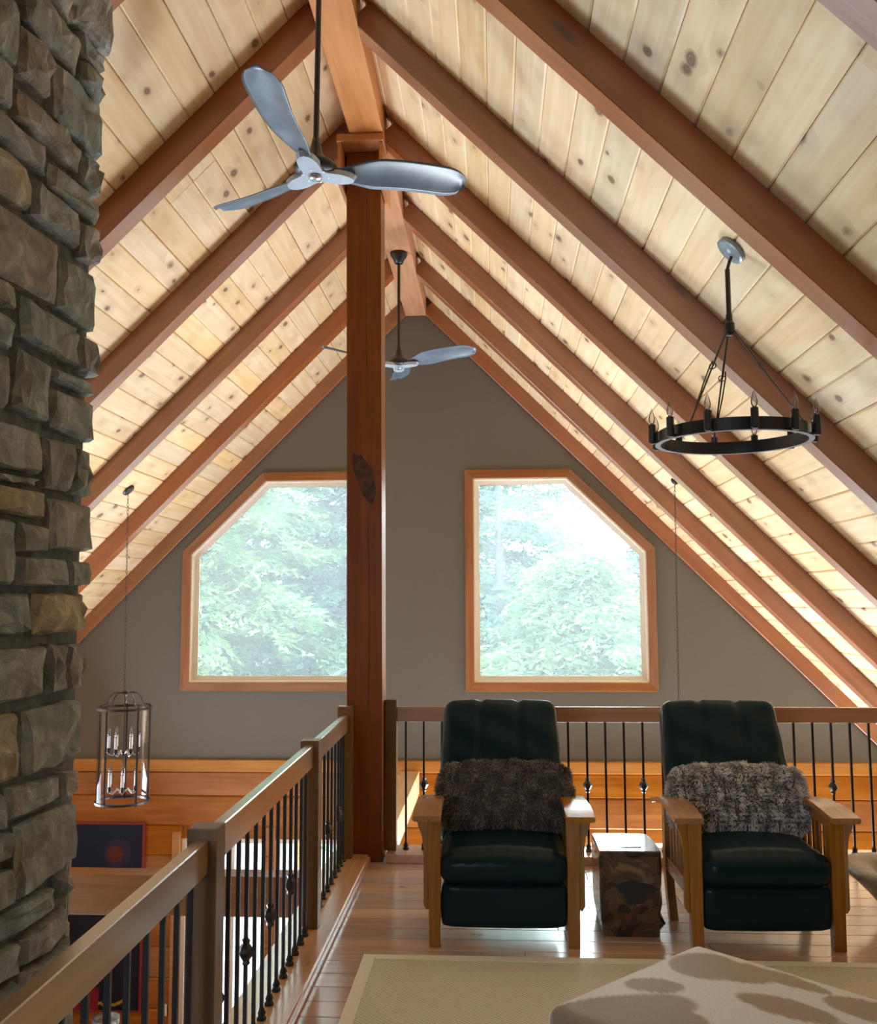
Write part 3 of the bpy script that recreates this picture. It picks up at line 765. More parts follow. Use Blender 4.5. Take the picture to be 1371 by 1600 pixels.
# ------------------------------------------------------------------ ceiling fans
def make_fan(loc, rod_top, angs, label, tilt=0, group=None):
    t = thing('ceiling_fan', label, 'ceiling fan', loc, 0, group)
    t.rotation_euler = (math.radians(tilt), 0, 0)
    bm = bmesh.new(); tube(bm, [(0, 0, .07), (0, 0, rod_top)], .0125, 10); obj('downrod', bm, M_iron, t)
    bm = bmesh.new(); lathe(bm, [(.016, .16), (.022, .13), (.03, .09), (.055, .06), (.085, .04), (.10, .018), (.09, .0), (.06, -.01)], 24)
    obj('motor_housing', bm, M_iron, t, smooth=True)
    # hub plate with three lobes
    bm = bmesh.new(); top = []; bot = []
    for k in range(60):
        a = 2*PI*k/60
        lob = sum(max(0, math.cos(a-math.radians(g)))**9 for g in angs)
        r = .062+.125*lob
        top.append(bm.verts.new((r*math.cos(a), r*math.sin(a), .006))); bot.append(bm.verts.new((r*.93*math.cos(a), r*.93*math.sin(a), -.016)))
    for i in range(60): bm.faces.new((top[i], top[(i+1) % 60], bot[(i+1) % 60], bot[i]))
    cb = bm.verts.new((0, 0, -.0175)); ct = bm.verts.new((0, 0, .006))
    for i in range(60): bm.faces.new((bot[i], bot[(i+1) % 60], cb)); bm.faces.new((top[(i+1) % 60], top[i], ct))
    hub = obj('hub_plate', bm, M_fanhub, t)
    bm = bmesh.new(); lathe(bm, [(.012, -.034), (.024, -.030), (.030, -.024), (.030, -.014)], 18); obj('hub_cap', bm, M_steel, hub, smooth=True)
    for k in range(6):
        a = 2*PI*k/6+.3; bm = bmesh.new(); lathe(bm, [(.003, -.021), (.0055, -.020), (.0055, -.014)], 8)
        obj('screw', bm, M_steel, hub, (.055*math.cos(a), .055*math.sin(a), .002))
    # blades: carved paddles, twisted and swept
    for g in angs:
        bm = bmesh.new(); rings = []
        n = 22; nc = 10
        for i in range(n+1):
            u = i/n; r = .07+u*.63
            q_ = min(1, max(0, (u-.02)/.34)); wd = .036+.048*q_*q_*(3-2*q_)+.010*u
            if u > .82: wd *= math.sqrt(max(0.02, 1-((u-.82)/.185)**2))
            wd = max(wd, .006)
            tw = -math.radians(14*(1-u)+16)
            sweep = -.030*math.sin(PI*min(1, u*1.05))+.004
            zz = .004+.045*u+.006*math.sin(PI*u)
            th = .011*(1-.45*u)
            ring = []
            for j in range(nc*2):
                if j < nc: s = -1+2*j/nc; up = 1
                else: s = 1-2*(j-nc)/nc; up = -1
                cam_ = .014*(1-s*s)*min(1, u*3)
                yy_ = s*wd; hh = cam_+up*th*.5*math.sqrt(max(0, 1-s*s))
                ring.append(bm.verts.new((r, sweep+yy_*math.cos(tw)-hh*math.sin(tw), zz+yy_*math.sin(tw)*.9+hh*math.cos(tw))))
            rings.append(ring)
        for A, B in zip(rings[:-1], rings[1:]):
            m_ = len(A)
            for k in range(m_): bm.faces.new((A[k], A[(k+1) % m_], B[(k+1) % m_], B[k]))
        bm.faces.new(rings[0]); bm.faces.new(rings[-1][::-1])
        bmesh.ops.remove_doubles(bm, verts=bm.verts, dist=1e-5)
        obj('blade', bm, M_fan, t, (0, 0, 0), (0, 0, math.radians(g)), smooth=True)
    bm = bmesh.new(); lathe(bm, [(.014, rod_top-.095), (.035, rod_top-.09), (.045, rod_top-.06), (.068, rod_top-.03), (.075, rod_top-.012), (.073, rod_top)], 20)
    obj('canopy', bm, M_iron, t, smooth=True)
    return t
make_fan((XR, 3.99, 3.475), 4.506-3.475, (20, 142, 262), 'near dark three-bladed ceiling fan hanging in front of the timber post', -3.0, 'three-bladed ceiling fans')
make_fan((XR, 7.68, 3.545), 4.506-3.545, (-24, 96, 216), 'far three-bladed ceiling fan partly hidden behind the timber post', 0, 'three-bladed ceiling fans')

# ------------------------------------------------------------------ candle ring chandelier
def flame_bulb(bm, x, y, z, r=.0135, h=.062):
    lathe(bm, [(.006, z), (r*.85, z+h*.15), (r, z+h*.35), (r*.75, z+h*.6), (r*.3, z+h*.85), (.001, z+h)], 10, x, y)
CX, CY, CZ = .977, 3.874, 2.25
ch = thing('ring_chandelier', 'black iron ring chandelier with twelve candle bulbs under the right ceiling slope', 'chandelier', (CX, CY, CZ))
bm = bmesh.new(); RI, RO = .288, .298; hb = .026
rings = []
for k in range(72):
    a = 2*PI*k/72; c, s = math.cos(a), math.sin(a)
    rings.append([bm.verts.new((q*c, q*s, z)) for q, z in ((RI, -hb), (RO+.012, -hb), (RO+.012, -hb+.006), (RO, -hb+.008), (RO, hb), (RI, hb))])
for i in range(72):
    A, B = rings[i], rings[(i+1) % 72]
    for k in range(6): bm.faces.new((A[k], A[(k+1) % 6], B[(k+1) % 6], B[k]))
obj('ring', bm, M_iron, ch)
for k in range(12):
    a = math.radians(30*k); x, y = .325*math.cos(a), .325*math.sin(a)
    bm = bmesh.new(); box(bm, .298, .335, -.006, .006, -.024, -.012, .002, Matrix.Rotation(a, 4, 'Z'))
    br = obj('bracket', bm, M_iron, ch)
    bm = bmesh.new(); lathe(bm, [(.010, -.026), (.0155, -.020), (.0150, .052), (.012, .054)], 12, x, y)
    c_ = obj('candle_sleeve', bm, M_iron, ch, smooth=False)
    bm = bmesh.new(); flame_bulb(bm, x, y, .054, .0135, .068); obj('bulb', bm, M_bulb, c_, smooth=True)
hubz = 2.70-CZ
for g in (224, 318, 92):
    a = math.radians(g); e = Vector((.293*math.cos(a), .293*math.sin(a), hb)); h0 = Vector((.012*math.cos(a), .012*math.sin(a), hubz))
    bm = bmesh.new(); d = (e-h0); pd = d.cross(Vector((0, 0, 1))).normalized()
    tube(bm, [h0, h0+d*.42], .0045, 6); tube(bm, [h0+d*.42, e], .0036, 6)
    tube(bm, [h0+d*.36+pd*.010, h0+d*.42+pd*.014, h0+d*.60+pd*.012, h0+d*.85+pd*.003], .003, 6)
    tube(bm, [h0+d*.42+pd*.016*math.cos(t)+Vector((0, 0, .012*math.sin(t))) for t in [i*PI/4 for i in range(8)]], .0025, 5, closed=True)
    obj('support_rod', bm, M_bronze, ch)
bm = bmesh.new(); lathe(bm, [(.012, hubz-.03), (.022, hubz-.02), (.022, hubz+.02), (.015, hubz+.03), (.013, hubz+.06)], 12); obj('collar', bm, M_iron, ch)
topz = ZP-(1.003-XR)-CZ     # plank at the canopy
bm = bmesh.new(); tube(bm, [(0, 0, hubz+.05), (.0, 0, topz-.085)], .0105, 10); obj('stem', bm, M_bronze, ch)
bm = bmesh.new(); tube(bm, [(0, 0, topz-.085), (.01, 0, topz-.05), (.022, 0, topz-.025)], .007, 8); sv = obj('swivel', bm, M_iron, ch)
bm = bmesh.new(); lathe(bm, [(.015, -.030), (.030, -.026), (.058, -.022), (.066, -.018), (.066, 0)], 28)
obj('canopy', bm, M_canopy, ch, (.024, 0, ZP-(CX+.024-XR)-CZ-.0), (0, PI/4, 0), smooth=False)

# ------------------------------------------------------------------ chains
def chain(bm, p0, p1, link_l=.038, r=.0019, w_=.0075):
    p0, p1 = Vector(p0), Vector(p1); L_ = (p1-p0).length; n = max(2, int(L_/(link_l*.8))); d = (p1-p0).normalized()
    a = d.orthogonal().normalized(); b = d.cross(a)
    for i in range(n):
        c = p0+(p1-p0)*((i+.5)/n); e = (a if i % 2 else b)
        if i % 3 == 0: e = (a+b*.4).normalized()
        pts = [c+d*(link_l*.5*math.cos(t))+e*(w_*math.sin(t)) for t in [k*PI/4 for k in range(8)]]
        tube(bm, pts, r, 4, closed=True)

# ------------------------------------------------------------------ lantern on the left
LX, LY = -3.02, 7.70
lan = thing('hanging_lantern', 'cylindrical glass lantern with candle bulbs hung on a chain beside the chimney', 'pendant light', (LX, LY, 0))
zc = ZP-abs(-3.042-XR)
ztp, zbt, lr = .742, .0, .216
bm = bmesh.new(); chain(bm, (-.005, 0, .885), (-.022, 0, zc-.02)); obj('chain', bm, M_bronze, lan)
bm = bmesh.new(); lathe(bm, [(.012, -.03), (.05, -.018), (.056, -.008), (.056, 0)], 24); obj('canopy', bm, M_bronze, lan, (-.022, 0, zc), (0, -PI/4, 0))
def flat_ring(bm, r0, r1, z0, z1, n=40):
    rg = []
    for k in range(n):
        a = 2*PI*k/n; rg.append([bm.verts.new((q*math.cos(a), q*math.sin(a), z)) for q, z in ((r0, z0), (r1, z0), (r1, z1), (r0, z1))])
    for i in range(n):
        A, B = rg[i], rg[(i+1) % n]
        for k in range(4): bm.faces.new((A[k], A[(k+1) % 4], B[(k+1) % 4], B[k]))
bm = bmesh.new(); flat_ring(bm, lr-.03, lr, ztp-.010, ztp+.008); obj('top_ring', bm, M_bronze, lan)
bm = bmesh.new(); flat_ring(bm, lr-.03, lr, zbt-.010, zbt+.008); obj('bottom_ring', bm, M_bronze, lan)
for k in range(5):
    a = math.radians(250+72*k); x, y = (lr-.012)*math.cos(a), (lr-.012)*math.sin(a)
    bm = bmesh.new(); box(bm, x-.007, x+.007, y-.007, y+.007, zbt-.02, ztp+.02, .002); obj('upright', bm, M_bronze, lan)
    bm = bmesh.new(); c, s = math.cos(a), math.sin(a)
    prof = [(.205, ztp+.012), (.185, ztp+.022), (.160, ztp+.025), (.140, ztp+.045), (.125, ztp+.085), (.10, ztp+.115), (.06, ztp+.125), (.02, ztp+.125)]
    tube(bm, [(q*c, q*s, z) for q, z in prof], .006, 6); obj('scroll_arm', bm, M_bronze, lan)
bm = bmesh.new(); lathe(bm, [(.006, ztp+.105), (.034, ztp+.118), (.034, ztp+.132), (.008, ztp+.145)], 14); obj('crown', bm, M_bronze, lan)
bm = bmesh.new(); tube(bm, [(0, 0, .06), (0, 0, ztp+.12)], .0055, 8); obj('stem', bm, M_bronze, lan)
bm = bmesh.new()
rg = [[], []]
for k in range(40):
    a = 2*PI*k/40
    for j, z in enumerate((zbt+.009, ztp-.011)): rg[j].append(bm.verts.new(((lr-.008)*math.cos(a), (lr-.008)*math.sin(a), z)))
for k in range(40): bm.faces.new((rg[0][k], rg[0][(k+1) % 40], rg[1][(k+1) % 40], rg[1][k]))
obj('glass_shade', bm, M_clear, lan, smooth=True)
for tier, (zb_, rad, off) in enumerate(((.385, .115, 20), (.085, .115, 50))):
    bm = bmesh.new(); lathe(bm, [(.008, zb_-.03), (.022, zb_-.02), (.022, zb_), (.008, zb_+.012)], 12); hub = obj('candle_hub', bm, M_bronze, lan)
    for k in range(6):
        a = math.radians(off+60*k); c, s = math.cos(a), math.sin(a)
        bm = bmesh.new(); tube(bm, [(.018*c, .018*s, zb_-.01), (.05*c, .05*s, zb_+.012), (.085*c, .085*s, zb_-.022), (rad*c, rad*s, zb_-.01), (rad*c, rad*s, zb_+.015)], .004, 6)
        ar = obj('candle_arm', bm, M_steel, lan)
        bm = bmesh.new(); lathe(bm, [(.014, zb_), (.016, zb_+.01), (.015, zb_+.04), (.011, zb_+.042)], 10, rad*c, rad*s); obj('cup', bm, M_bronze, ar)
        bm = bmesh.new(); lathe(bm, [(.0125, zb_+.03), (.0125, zb_+.135)], 10, rad*c, rad*s)
        cs = obj('candle_sleeve', bm, M_white, lan, smooth=False)
        bm = bmesh.new(); flame_bulb(bm, rad*c, rad*s, zb_+.135, .015, .065); obj('bulb', bm, M_bulb, cs, smooth=True)

# chain pendant on the right, its lamp hidden behind the right chair
RX, RY = 1.475, 7.75
pc = thing('chain_pendant', 'thin chain hanging from the right slope, its slim lamp hidden behind the right recliner', 'pendant light', (RX, RY, 0))
zr_ = ZP-(RX-XR)
bm = bmesh.new(); chain(bm, (-.02, 0, .50), (.0, 0, zr_-.02)); obj('chain', bm, M_bronze, pc)
bm = bmesh.new(); lathe(bm, [(.010, -.025), (.03, -.015), (.034, 0)], 18); obj('canopy', bm, M_bronze, pc, (0, 0, zr_), (0, PI/4, 0))
bm = bmesh.new(); lathe(bm, [(.01, .50), (.05, .45), (.06, .43), (.06, .20), (.05, .18), (.01, .17)], 18); obj('lamp_shade', bm, M_clear, pc, (-.02, 0, 0))
bm = bmesh.new(); lathe(bm, [(.012, .30), (.012, .42), (.03, .45), (.012, .49)], 12); obj('lamp_holder', bm, M_bronze, pc, (-.02, 0, 0))

# ------------------------------------------------------------------ recliners
def make_chair(x, y, rz, label):
    t = thing('recliner', label, 'armchair', (x, y, 0), rz, 'leather recliners with oak arms')
    for s in (-1, 1):
        bm = bmesh.new(); vs = box(bm, s*.323-.031, s*.323+.031, 0, .055, 0, .572, .004)
        for v in vs:
            if v.co.z < .1: v.co.x = s*.323+(v.co.x-s*.323)*.86+s*-.002
        obj('front_leg', bm, M_oak, t)
        # long corbel on the outer side
        bm = bmesh.new()
        xo = lambda d: s*(.354+d)
        prism(bm, [(xo(-.002), .572), (xo(.050), .572), (xo(.046), .545), (xo(.028), .50), (xo(.020), .44), (xo(.020), .185), (xo(.008), .165), (xo(-.002), .165)], .012, .044)
        obj('corbel', bm, M_oak, t)
        # rear leg, curved, foot forward
        bm = bmesh.new(); L1 = []
        zs = [0, .06, .12, .2, .3, .42, .545]; yc = [.455, .485, .515, .54, .55, .55, .545]
        prev = None
        for z, q in zip(zs, yc):
            r_ = [bm.verts.new((s*.335+dx, q+dy, z)) for dx, dy in ((-.02, -.03), (.02, -.03), (.02, .03), (-.02, .03))]
            if prev:
                for k in range(4): bm.faces.new((prev[k], prev[(k+1) % 4], r_[(k+1) % 4], r_[k]))
            else: bm.faces.new(r_[::-1])
            prev = r_
        bm.faces.new(prev); obj('rear_leg', bm, M_oak, t)
        # bowed arm
        bm = bmesh.new(); prev = None; n = 14
        for i in range(n+1):
            u = i/n; yy = -.035+u*.66; zz = .572+.028*math.sin(PI*min(1, u*1.02))*1.0-.035*u**2
            wi = .034 if True else 0; wo = .100-.018*u
            xi, xo_ = s*(.323-.034), s*(.323+wo)
            r_ = [bm.verts.new(p) for p in ((xi, yy, zz), (xo_, yy, zz), (xo_, yy, zz+.026), (xi, yy, zz+.026))]
            if prev:
                for k in range(4): bm.faces.new((prev[k], prev[(k+1) % 4], r_[(k+1) % 4], r_[k]))
            else: bm.faces.new(r_[::-1])
            prev = r_
        bm.faces.new(prev)
        bmesh.ops.bevel(bm, geom=[e for e in bm.edges if abs(e.verts[0].co.x-e.verts[1].co.x) < .02 and abs(e.verts[0].co.y-e.verts[1].co.y) > .02], offset=.005, segments=2, affect='EDGES')
        obj('armrest', bm, M_oakx, t)
        bm = bmesh.new(); box(bm, s*.335-.012, s*.335+.012, .055, .525, .525, .572, .003); obj('upper_side_rail', bm, M_oakx, t)
        bm = bmesh.new(); box(bm, s*.335-.012, s*.335+.012, .055, .520, .215, .285, .003); obj('lower_side_rail', bm, M_oakx, t)
        for k in range(6):
            yk = .10+k*.068
            bm = bmesh.new(); box(bm, s*.335-.006, s*.335+.006, yk, yk+.026, .284, .526, .002); obj('slat', bm, M_oak, t)
    # footrest panel
    bm = bmesh.new()
    cushion(bm, .288, .045, .098, .025, 12, .006)
    obj('footrest', bm, M_leather, t, (0, .045, .185), smooth=True)
    # seat cushion
    def fs(p, c):
        p.z += .018*(1-c.x*c.x)*max(0, c.z)
        if c.y < 0: p.y -= .018*(1-abs(c.z)**2)*(-c.y)
        # gathers at the front
        if c.y < -.2 and c.z > -.4: p.z += .003*math.sin(c.x*26)*(-c.y)
        return p
    bm = bmesh.new(); cushion(bm, .291, .285, .078, .055, 22, .012, fs)
    obj('seat_cushion', bm, M_leather, t, (0, .265, .352), smooth=True)
    bm = bmesh.new(); box(bm, -.285, .285, .10, .52, .16, .276, .01); obj('seat_base', bm, M_leather, t)
    # backrest
    def fb(p, c):
        for gx in (-.34, .34):
            p.y += (.016*math.exp(-((c.x-gx)/.035)**2)) if c.y < 0 else 0
            if c.z > .9: p.z -= .008*math.exp(-((c.x-gx)/.05)**2)
        p.y += .006*math.sin(c.z*13+c.x*5)*(1 if c.y < 0 else 0)*.6
        p.x *= 1.0-.03*c.z
        p.y += -.02*math.sin(PI*(c.z*.5+.5))
        return p
    bm = bmesh.new(); cushion(bm, .312, .075, .385, .05, 26, .012, fb)
    obj('backrest', bm, M_leather, t, (0, .665, .675), (-.40, 0, 0), smooth=True)
    return t
def make_pillow(x, y, z, rx, rz, label, cols, seed, w=.335, h=.165):
    rg = np.random.default_rng(seed)
    t = thing('fur_pillow', label, 'pillow', (x, y, z), rz, 'sheepskin lumbar pillows')
    t.rotation_euler = (rx, 0, rz)
    bm = bmesh.new(); cushion(bm, w-.015, .06, h-.015, .05, 12, .02)
    bm.verts.ensure_lookup_table(); bm.faces.ensure_lookup_table()
    bm.normal_update()
    F_ = [(f.calc_center_median().copy(), f.normal.copy(), f.calc_area(), [v.co.copy() for v in f.verts]) for f in bm.faces]
    me_body = obj('pillow_body', bm, plain('pillow_base', (.10, .09, .085), .9, noise=.3), t, smooth=True)
    ar = np.array([f[2]*(1.6 if f[1].y < .3 else .35) for f in F_]); pr_ = ar/ar.sum()
    n = 15000; idx = rg.choice(len(F_), n, p=pr_)
    V = []; Fc = []; C = []
    for q, i in enumerate(idx):
        c, nn, a, vs = F_[i]
        w4 = rg.dirichlet([1]*len(vs)); p = Vector((0, 0, 0))
        for wv, vv in zip(w4, vs): p += vv*float(wv)
        tg = Vector(rg.normal(size=3)); clump = Vector((math.sin(p.x*46+p.z*21+seed)+math.sin(p.z*63), 0, math.cos(p.x*38-p.z*51+seed)-.5))
        d = (nn+tg*.30+clump*.30).normalized(); ln = rg.uniform(.014, .030)
        sd = d.cross(Vector(rg.normal(size=3))).normalized()*.0021
        d2 = (d+clump*.5+Vector((0, 0, -.4))).normalized()
        m1 = p+d*ln*.6; m2 = m1+d2*ln*.55
        b0 = len(V); V += [p-sd, p+sd, m1+sd*.8, m1-sd*.8, m2]
        Fc += [(b0, b0+1, b0+2, b0+3), (b0+3, b0+2, b0+4)]
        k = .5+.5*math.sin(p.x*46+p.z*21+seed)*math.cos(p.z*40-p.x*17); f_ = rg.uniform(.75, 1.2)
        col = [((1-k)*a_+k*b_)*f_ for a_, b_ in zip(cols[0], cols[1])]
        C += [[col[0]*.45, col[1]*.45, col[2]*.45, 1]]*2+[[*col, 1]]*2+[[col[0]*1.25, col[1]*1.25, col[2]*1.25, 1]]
    me = bpy.data.meshes.new('fur'); me.from_pydata(V, [], Fc)
    ca = me.color_attributes.new('Col', 'FLOAT_COLOR', 'POINT'); ca.data.foreach_set('color', np.array(C, dtype=np.float32).ravel())
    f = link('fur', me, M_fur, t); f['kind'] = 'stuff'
    return t
ch1 = make_chair(.033, 4.545, math.radians(.5), 'black leather recliner with oak arms, left one, nearer the timber post')
ch2 = make_chair(1.235, 4.555, math.radians(2.0), 'dark green-black leather recliner with oak arms, right one, between burl cube and wooden bowl')
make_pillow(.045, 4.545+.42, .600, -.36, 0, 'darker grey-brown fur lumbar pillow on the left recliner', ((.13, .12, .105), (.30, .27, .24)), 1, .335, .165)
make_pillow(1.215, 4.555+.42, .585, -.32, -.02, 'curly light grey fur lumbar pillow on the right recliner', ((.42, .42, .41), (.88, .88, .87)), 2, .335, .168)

# ------------------------------------------------------------------ burl cube table
tb = thing('cube_side_table', 'polished dark burl wood cube table between the two recliners', 'side table', (.64, 4.9, 0))
bm = bmesh.new()
lay = [(-.145, -.005, -.17), ]
def cube_ring(z, s):
    j = lambda a: a+rs.uniform(-.003, .003)
    pts = [(-.148, -.180), (-.02, -.183), (.135, -.180), (.146, -.165), (.148, 0), (.13, .17), (.02, .182), (-.135, .180), (-.150, .165), (-.152, 0)]
    out = []
    for i, (x, y) in enumerate(pts):
        if i in (2, 3) and z < .15: x = x-.0+(.012 if .04 < z < .1 else -.01); y = y+.0
        if i in (0, 9, 8) and z < .12: x += .015*(1-z/.12)
        out.append(bm.verts.new((j(x)*s, j(y)*s, z)))
    return out
zs = [0.0, .03, .06, .10, .15, .22, .30, .37, .388, .396]; ss = [.97, 1, 1, 1, 1, 1, 1, 1, .995, .975]
rgs = [cube_ring(z, s) for z, s in zip(zs, ss)]
for A, B in zip(rgs[:-1], rgs[1:]):
    for k in range(len(A)): bm.faces.new((A[k], A[(k+1) % len(A)], B[(k+1) % len(A)], B[k]))
bm.faces.new(rgs[0][::-1]); bm.faces.new(rgs[-1])
obj('burl_block', bm, M_burl, tb)
bm = bmesh.new(); pts = [(-.06, 0), (-.02, .004), (.03, .008), (.05, .018), (.085, .012), (.07, .002), (.08, -.010), (.04, -.006), (0, -.004)]
prism(bm, pts, .396, .3975, 'z'); obj('bark_inclusion', bm, M_iron, tb, (-.02, -.11, 0))
M_knotb = plain('burl_heart', (.09, .04, .022), .25, noise=.5, nscale=18)
for (cx, cz, a, b, mm) in ((-.045, .125, .058, .052, M_knotb), (-.038, .128, .030, .022, M_iron), (.02, .21, .075, .055, M_iron)):
    bm = bmesh.new(); P = []
    for k in range(20):
        q = 2*PI*k/20; f_ = 1+.18*math.sin(3*q+a*90)+.10*math.sin(5*q); P.append((cx+a*f_*math.cos(q), cz+b*f_*math.sin(q)))
    prism(bm, P, -.1842-.0006*(1 if mm is M_iron else 0), -.178); obj('burl_figure', bm, mm, tb)

# ------------------------------------------------------------------ wooden bowl on the floor at the right
bm = bmesh.new(); seg = 40
prof = [(.11, 0), (.13, .012), (.17, .06), (.235, .14), (.295, .20), (.325, .225), (.335, .245), (.325, .262), (.29, .268), (.235, .262), (.20, .235), (.15, .17), (.08, .12), (.01, .11)]
rg = []
for r, z in prof:
    rg.append([bm.verts.new((r*(1+.05*math.sin(2*a)+.03*math.sin(5*a+1))*math.cos(a)*1.05, r*(1+.05*math.sin(2*a)+.03*math.sin(5*a+1))*math.sin(a)*.9, z+.010*math.sin(3*a+.5)*(z > .1))) for a in [2*PI*k/seg for k in range(seg)]])
for A, B in zip(rg[:-1], rg[1:]):
    for k in range(seg): bm.faces.new((A[k], A[(k+1) % seg], B[(k+1) % seg], B[k]))
bm.faces.new(rg[0][::-1]); bm.faces.new(rg[-1])
o = obj('wooden_bowl', bm, M_bowl, None, (2.10, 5.03, 0), smooth=True); tag(o, 'weathered grey carved wooden bowl on the floor right of the right recliner', 'bowl')

# ------------------------------------------------------------------ rug
rug = thing('area_rug', 'flat beige woven jute rug with a paler border under the cowhide ottoman', 'rug', (0, 0, 0))
BX('weave', -.545, 2.75, 1.45, 4.36, .0005, .009, M_rug, rug)
bm = bmesh.new()
O = [(-.60, 1.40), (2.80, 1.40), (2.80, 4.41), (-.60, 4.41)]; I = [(-.545, 1.455), (2.745, 1.455), (2.745, 4.355), (-.545, 4.355)]
for i in range(4): prism(bm, [O[i], O[(i+1) % 4], I[(i+1) % 4], I[i]], .0005, .012, 'z')
obj('border', bm, M_rugedge, rug)

# ------------------------------------------------------------------ cowhide ottoman
OX, OY = .675, 2.86
ot = thing('cowhide_ottoman', 'low square ottoman covered in tan and white cowhide', 'ottoman', (OX, OY, 0), math.radians(45))
def fo(p, c):
    p.z += .018*(1-c.x*c.x)*(1-c.y*c.y)*(c.z > .5)
    return p
bm = bmesh.new(); cushion(bm, .385, .385, .15, .035, 60, .0, fo)
bmesh.ops.recalc_face_normals(bm, faces=bm.faces)
me = bpy.data.meshes.new('hide_cover'); bm.to_mesh(me); bm.free()
def hide_color(x, y, z):
    # x, y in world directions about the ottoman's centre
    u, v = (x-y)*s2, (x+y)*s2
    tan = (.40, .33, .27); white = (.84, .87, .92); brown = (.20, .145, .105)
    def blob(cx, cy, rx, ry, a=0, k=0):
        dx, dy = u-cx, v-cy; ca, sa = math.cos(a), math.sin(a); X = (dx*ca+dy*sa)/rx; Y = (-dx*sa+dy*ca)/ry
        return X*X+Y*Y+.13*math.sin(9*u+k)*math.sin(11*v+2*k)+.06*math.sin(31*u+k)*math.sin(27*v)
    d = min(blob(-.02, .31, .115, .13, -.1, 1), blob(.07, .24, .11, .085, -.3, 4), blob(.17, .235, .20, .05, -.76, 2), blob(-.205, .140, .095, .062, -.35, 3), blob(-.34, -.05, .24, .12, .25, 4), blob(-.24, -.13, .15, .10, .1, 6),
            blob(.135, -.015, .15, .065, -.62, 5), blob(.37, .0, .13, .075, -.6, 7), blob(.30, -.16, .08, .05, -.6, 8), blob(.0, -.38, .2, .1, 0, 9))
    d = min(max((d-.9)/.14, 0), 1); base = tan
    e = min(max((abs(u)+abs(v)-.47)/.08, 0), 1)*.35
    cc = [a*(1-d)+b*d for a, b in zip(base, white)]
    return [a*(1-e*(1-d))+b*e*(1-d) for a, b in zip(cc, brown)]
ca = me.color_attributes.new('Col', 'FLOAT_COLOR', 'POINT'); 
ca.data.foreach_set('color', np.array([[*hide_color(v.co.x, v.co.y, v.co.z), 1] for v in me.vertices], dtype=np.float32).ravel())
link('hide_cover', me, M_hide, ot, (0, 0, .278), smooth=True)
for sx in (-1, 1):
    for sy in (-1, 1):
        bm = bmesh.new(); lathe(bm, [(.018, .012), (.026, .131)], 10, sx*.31, sy*.31); obj('leg', bm, M_oak, ot)

# ------------------------------------------------------------------ painting and small things on the ground floor
pw, ph = 1.12, 1.76
pa = thing('painting', 'large dark navy canvas with a violet halo and red edge, hung on the log wall', 'painting', (-4.02, YG-.055, -1.445))
bm = bmesh.new(); bmesh.ops.create_grid(bm, x_segments=90, y_segments=140, size=.5)
for v in bm.verts: v.co = Vector((v.co.x*pw, 0, v.co.y*ph))
bmesh.ops.reverse_faces(bm, faces=bm.faces)
me = bpy.data.meshes.new('canvas'); bm.to_mesh(me); bm.free()
def pcol(x, z):
    c = np.array((.010, .016, .055))
    if z < .1: c = np.array((.014, .013, .03))
    hx, hz = x-.31, z-.605
    r = math.hypot(hx, hz)
    if r < .135: c = np.array((.030, .024, .075))
    if math.hypot(hx+.03, hz+.02) < .082: c = np.array((.12, .026, .026))
    r2 = math.hypot((x-.26)/.20, (z+.66)/.17)
    if .92 < r2 < 1.06 and z < -.66+.02: c = np.array((.55, .36, .06))
    if z < -.76+.09*math.sin((x+.05)*7) and x < .16: c = np.array((.30, .015, .035))
    return c
ca = me.color_attributes.new('Col', 'FLOAT_COLOR', 'POINT'); ca.data.foreach_set('color', np.array([[*pcol(v.co.x, v.co.z), 1] for v in me.vertices], dtype=np.float32).ravel())
link('canvas', me, M_paint, pa, (0, -.001, 0))
M_red = plain('painted_red_edge', (.22, .03, .025), .5, noise=.1)
bm = bmesh.new(); box(bm, -pw/2-.012, pw/2+.012, 0, .032, -ph/2-.012, ph/2+.012, .002); obj('stretcher', bm, M_red, pa)
bm = bmesh.new()
O = [(-pw/2-.012, -ph/2-.012), (pw/2+.012, -ph/2-.012), (pw/2+.012, ph/2+.012), (-pw/2-.012, ph/2+.012)]; I = [(-pw/2+.006, -ph/2+.006), (pw/2-.006, -ph/2+.006), (pw/2-.006, ph/2-.006), (-pw/2+.006, ph/2-.006)]
for i in range(4): prism(bm, [O[i], O[(i+1) % 4], I[(i+1) % 4], I[i]], -.004, .0)
obj('red_edge', bm, M_red, pa)

tb2 = thing('console_table', 'brown console table on the ground floor against the log wall', 'table', (-3.45, 8.60, ZG))
bm = bmesh.new(); box(bm, -.55, .55, -.2, .2, .36, .40, .004); obj('tabletop', bm, M_railx, tb2)
for sx in (-1, 1):
    for sy in (-1, 1):
        bm = bmesh.new(); box(bm, sx*.5-.025, sx*.5+.025, sy*.16-.025, sy*.16+.025, 0, .36, .003); obj('leg', bm, M_newel, tb2)
bm = bmesh.new(); lathe(bm, [(.07, 0), (.085, .02), (.10, .12), (.115, .24), (.118, .295), (.110, .295), (.105, .24), (.09, .12), (.07, .03), (.01, .02)], 28)
o = obj('glass_vase', bm, M_vase, None, (-3.465, 8.60, ZG+.401), smooth=True); tag(o, 'clear glass vase on the console table below the painting', 'vase')
o = BX('light_switch', -3.235, -3.195, YG-.030, YG-.021, -2.375, -2.265, M_white, bev=.002); tag(o, 'white switch plate low on the log wall between balusters', 'light switch')

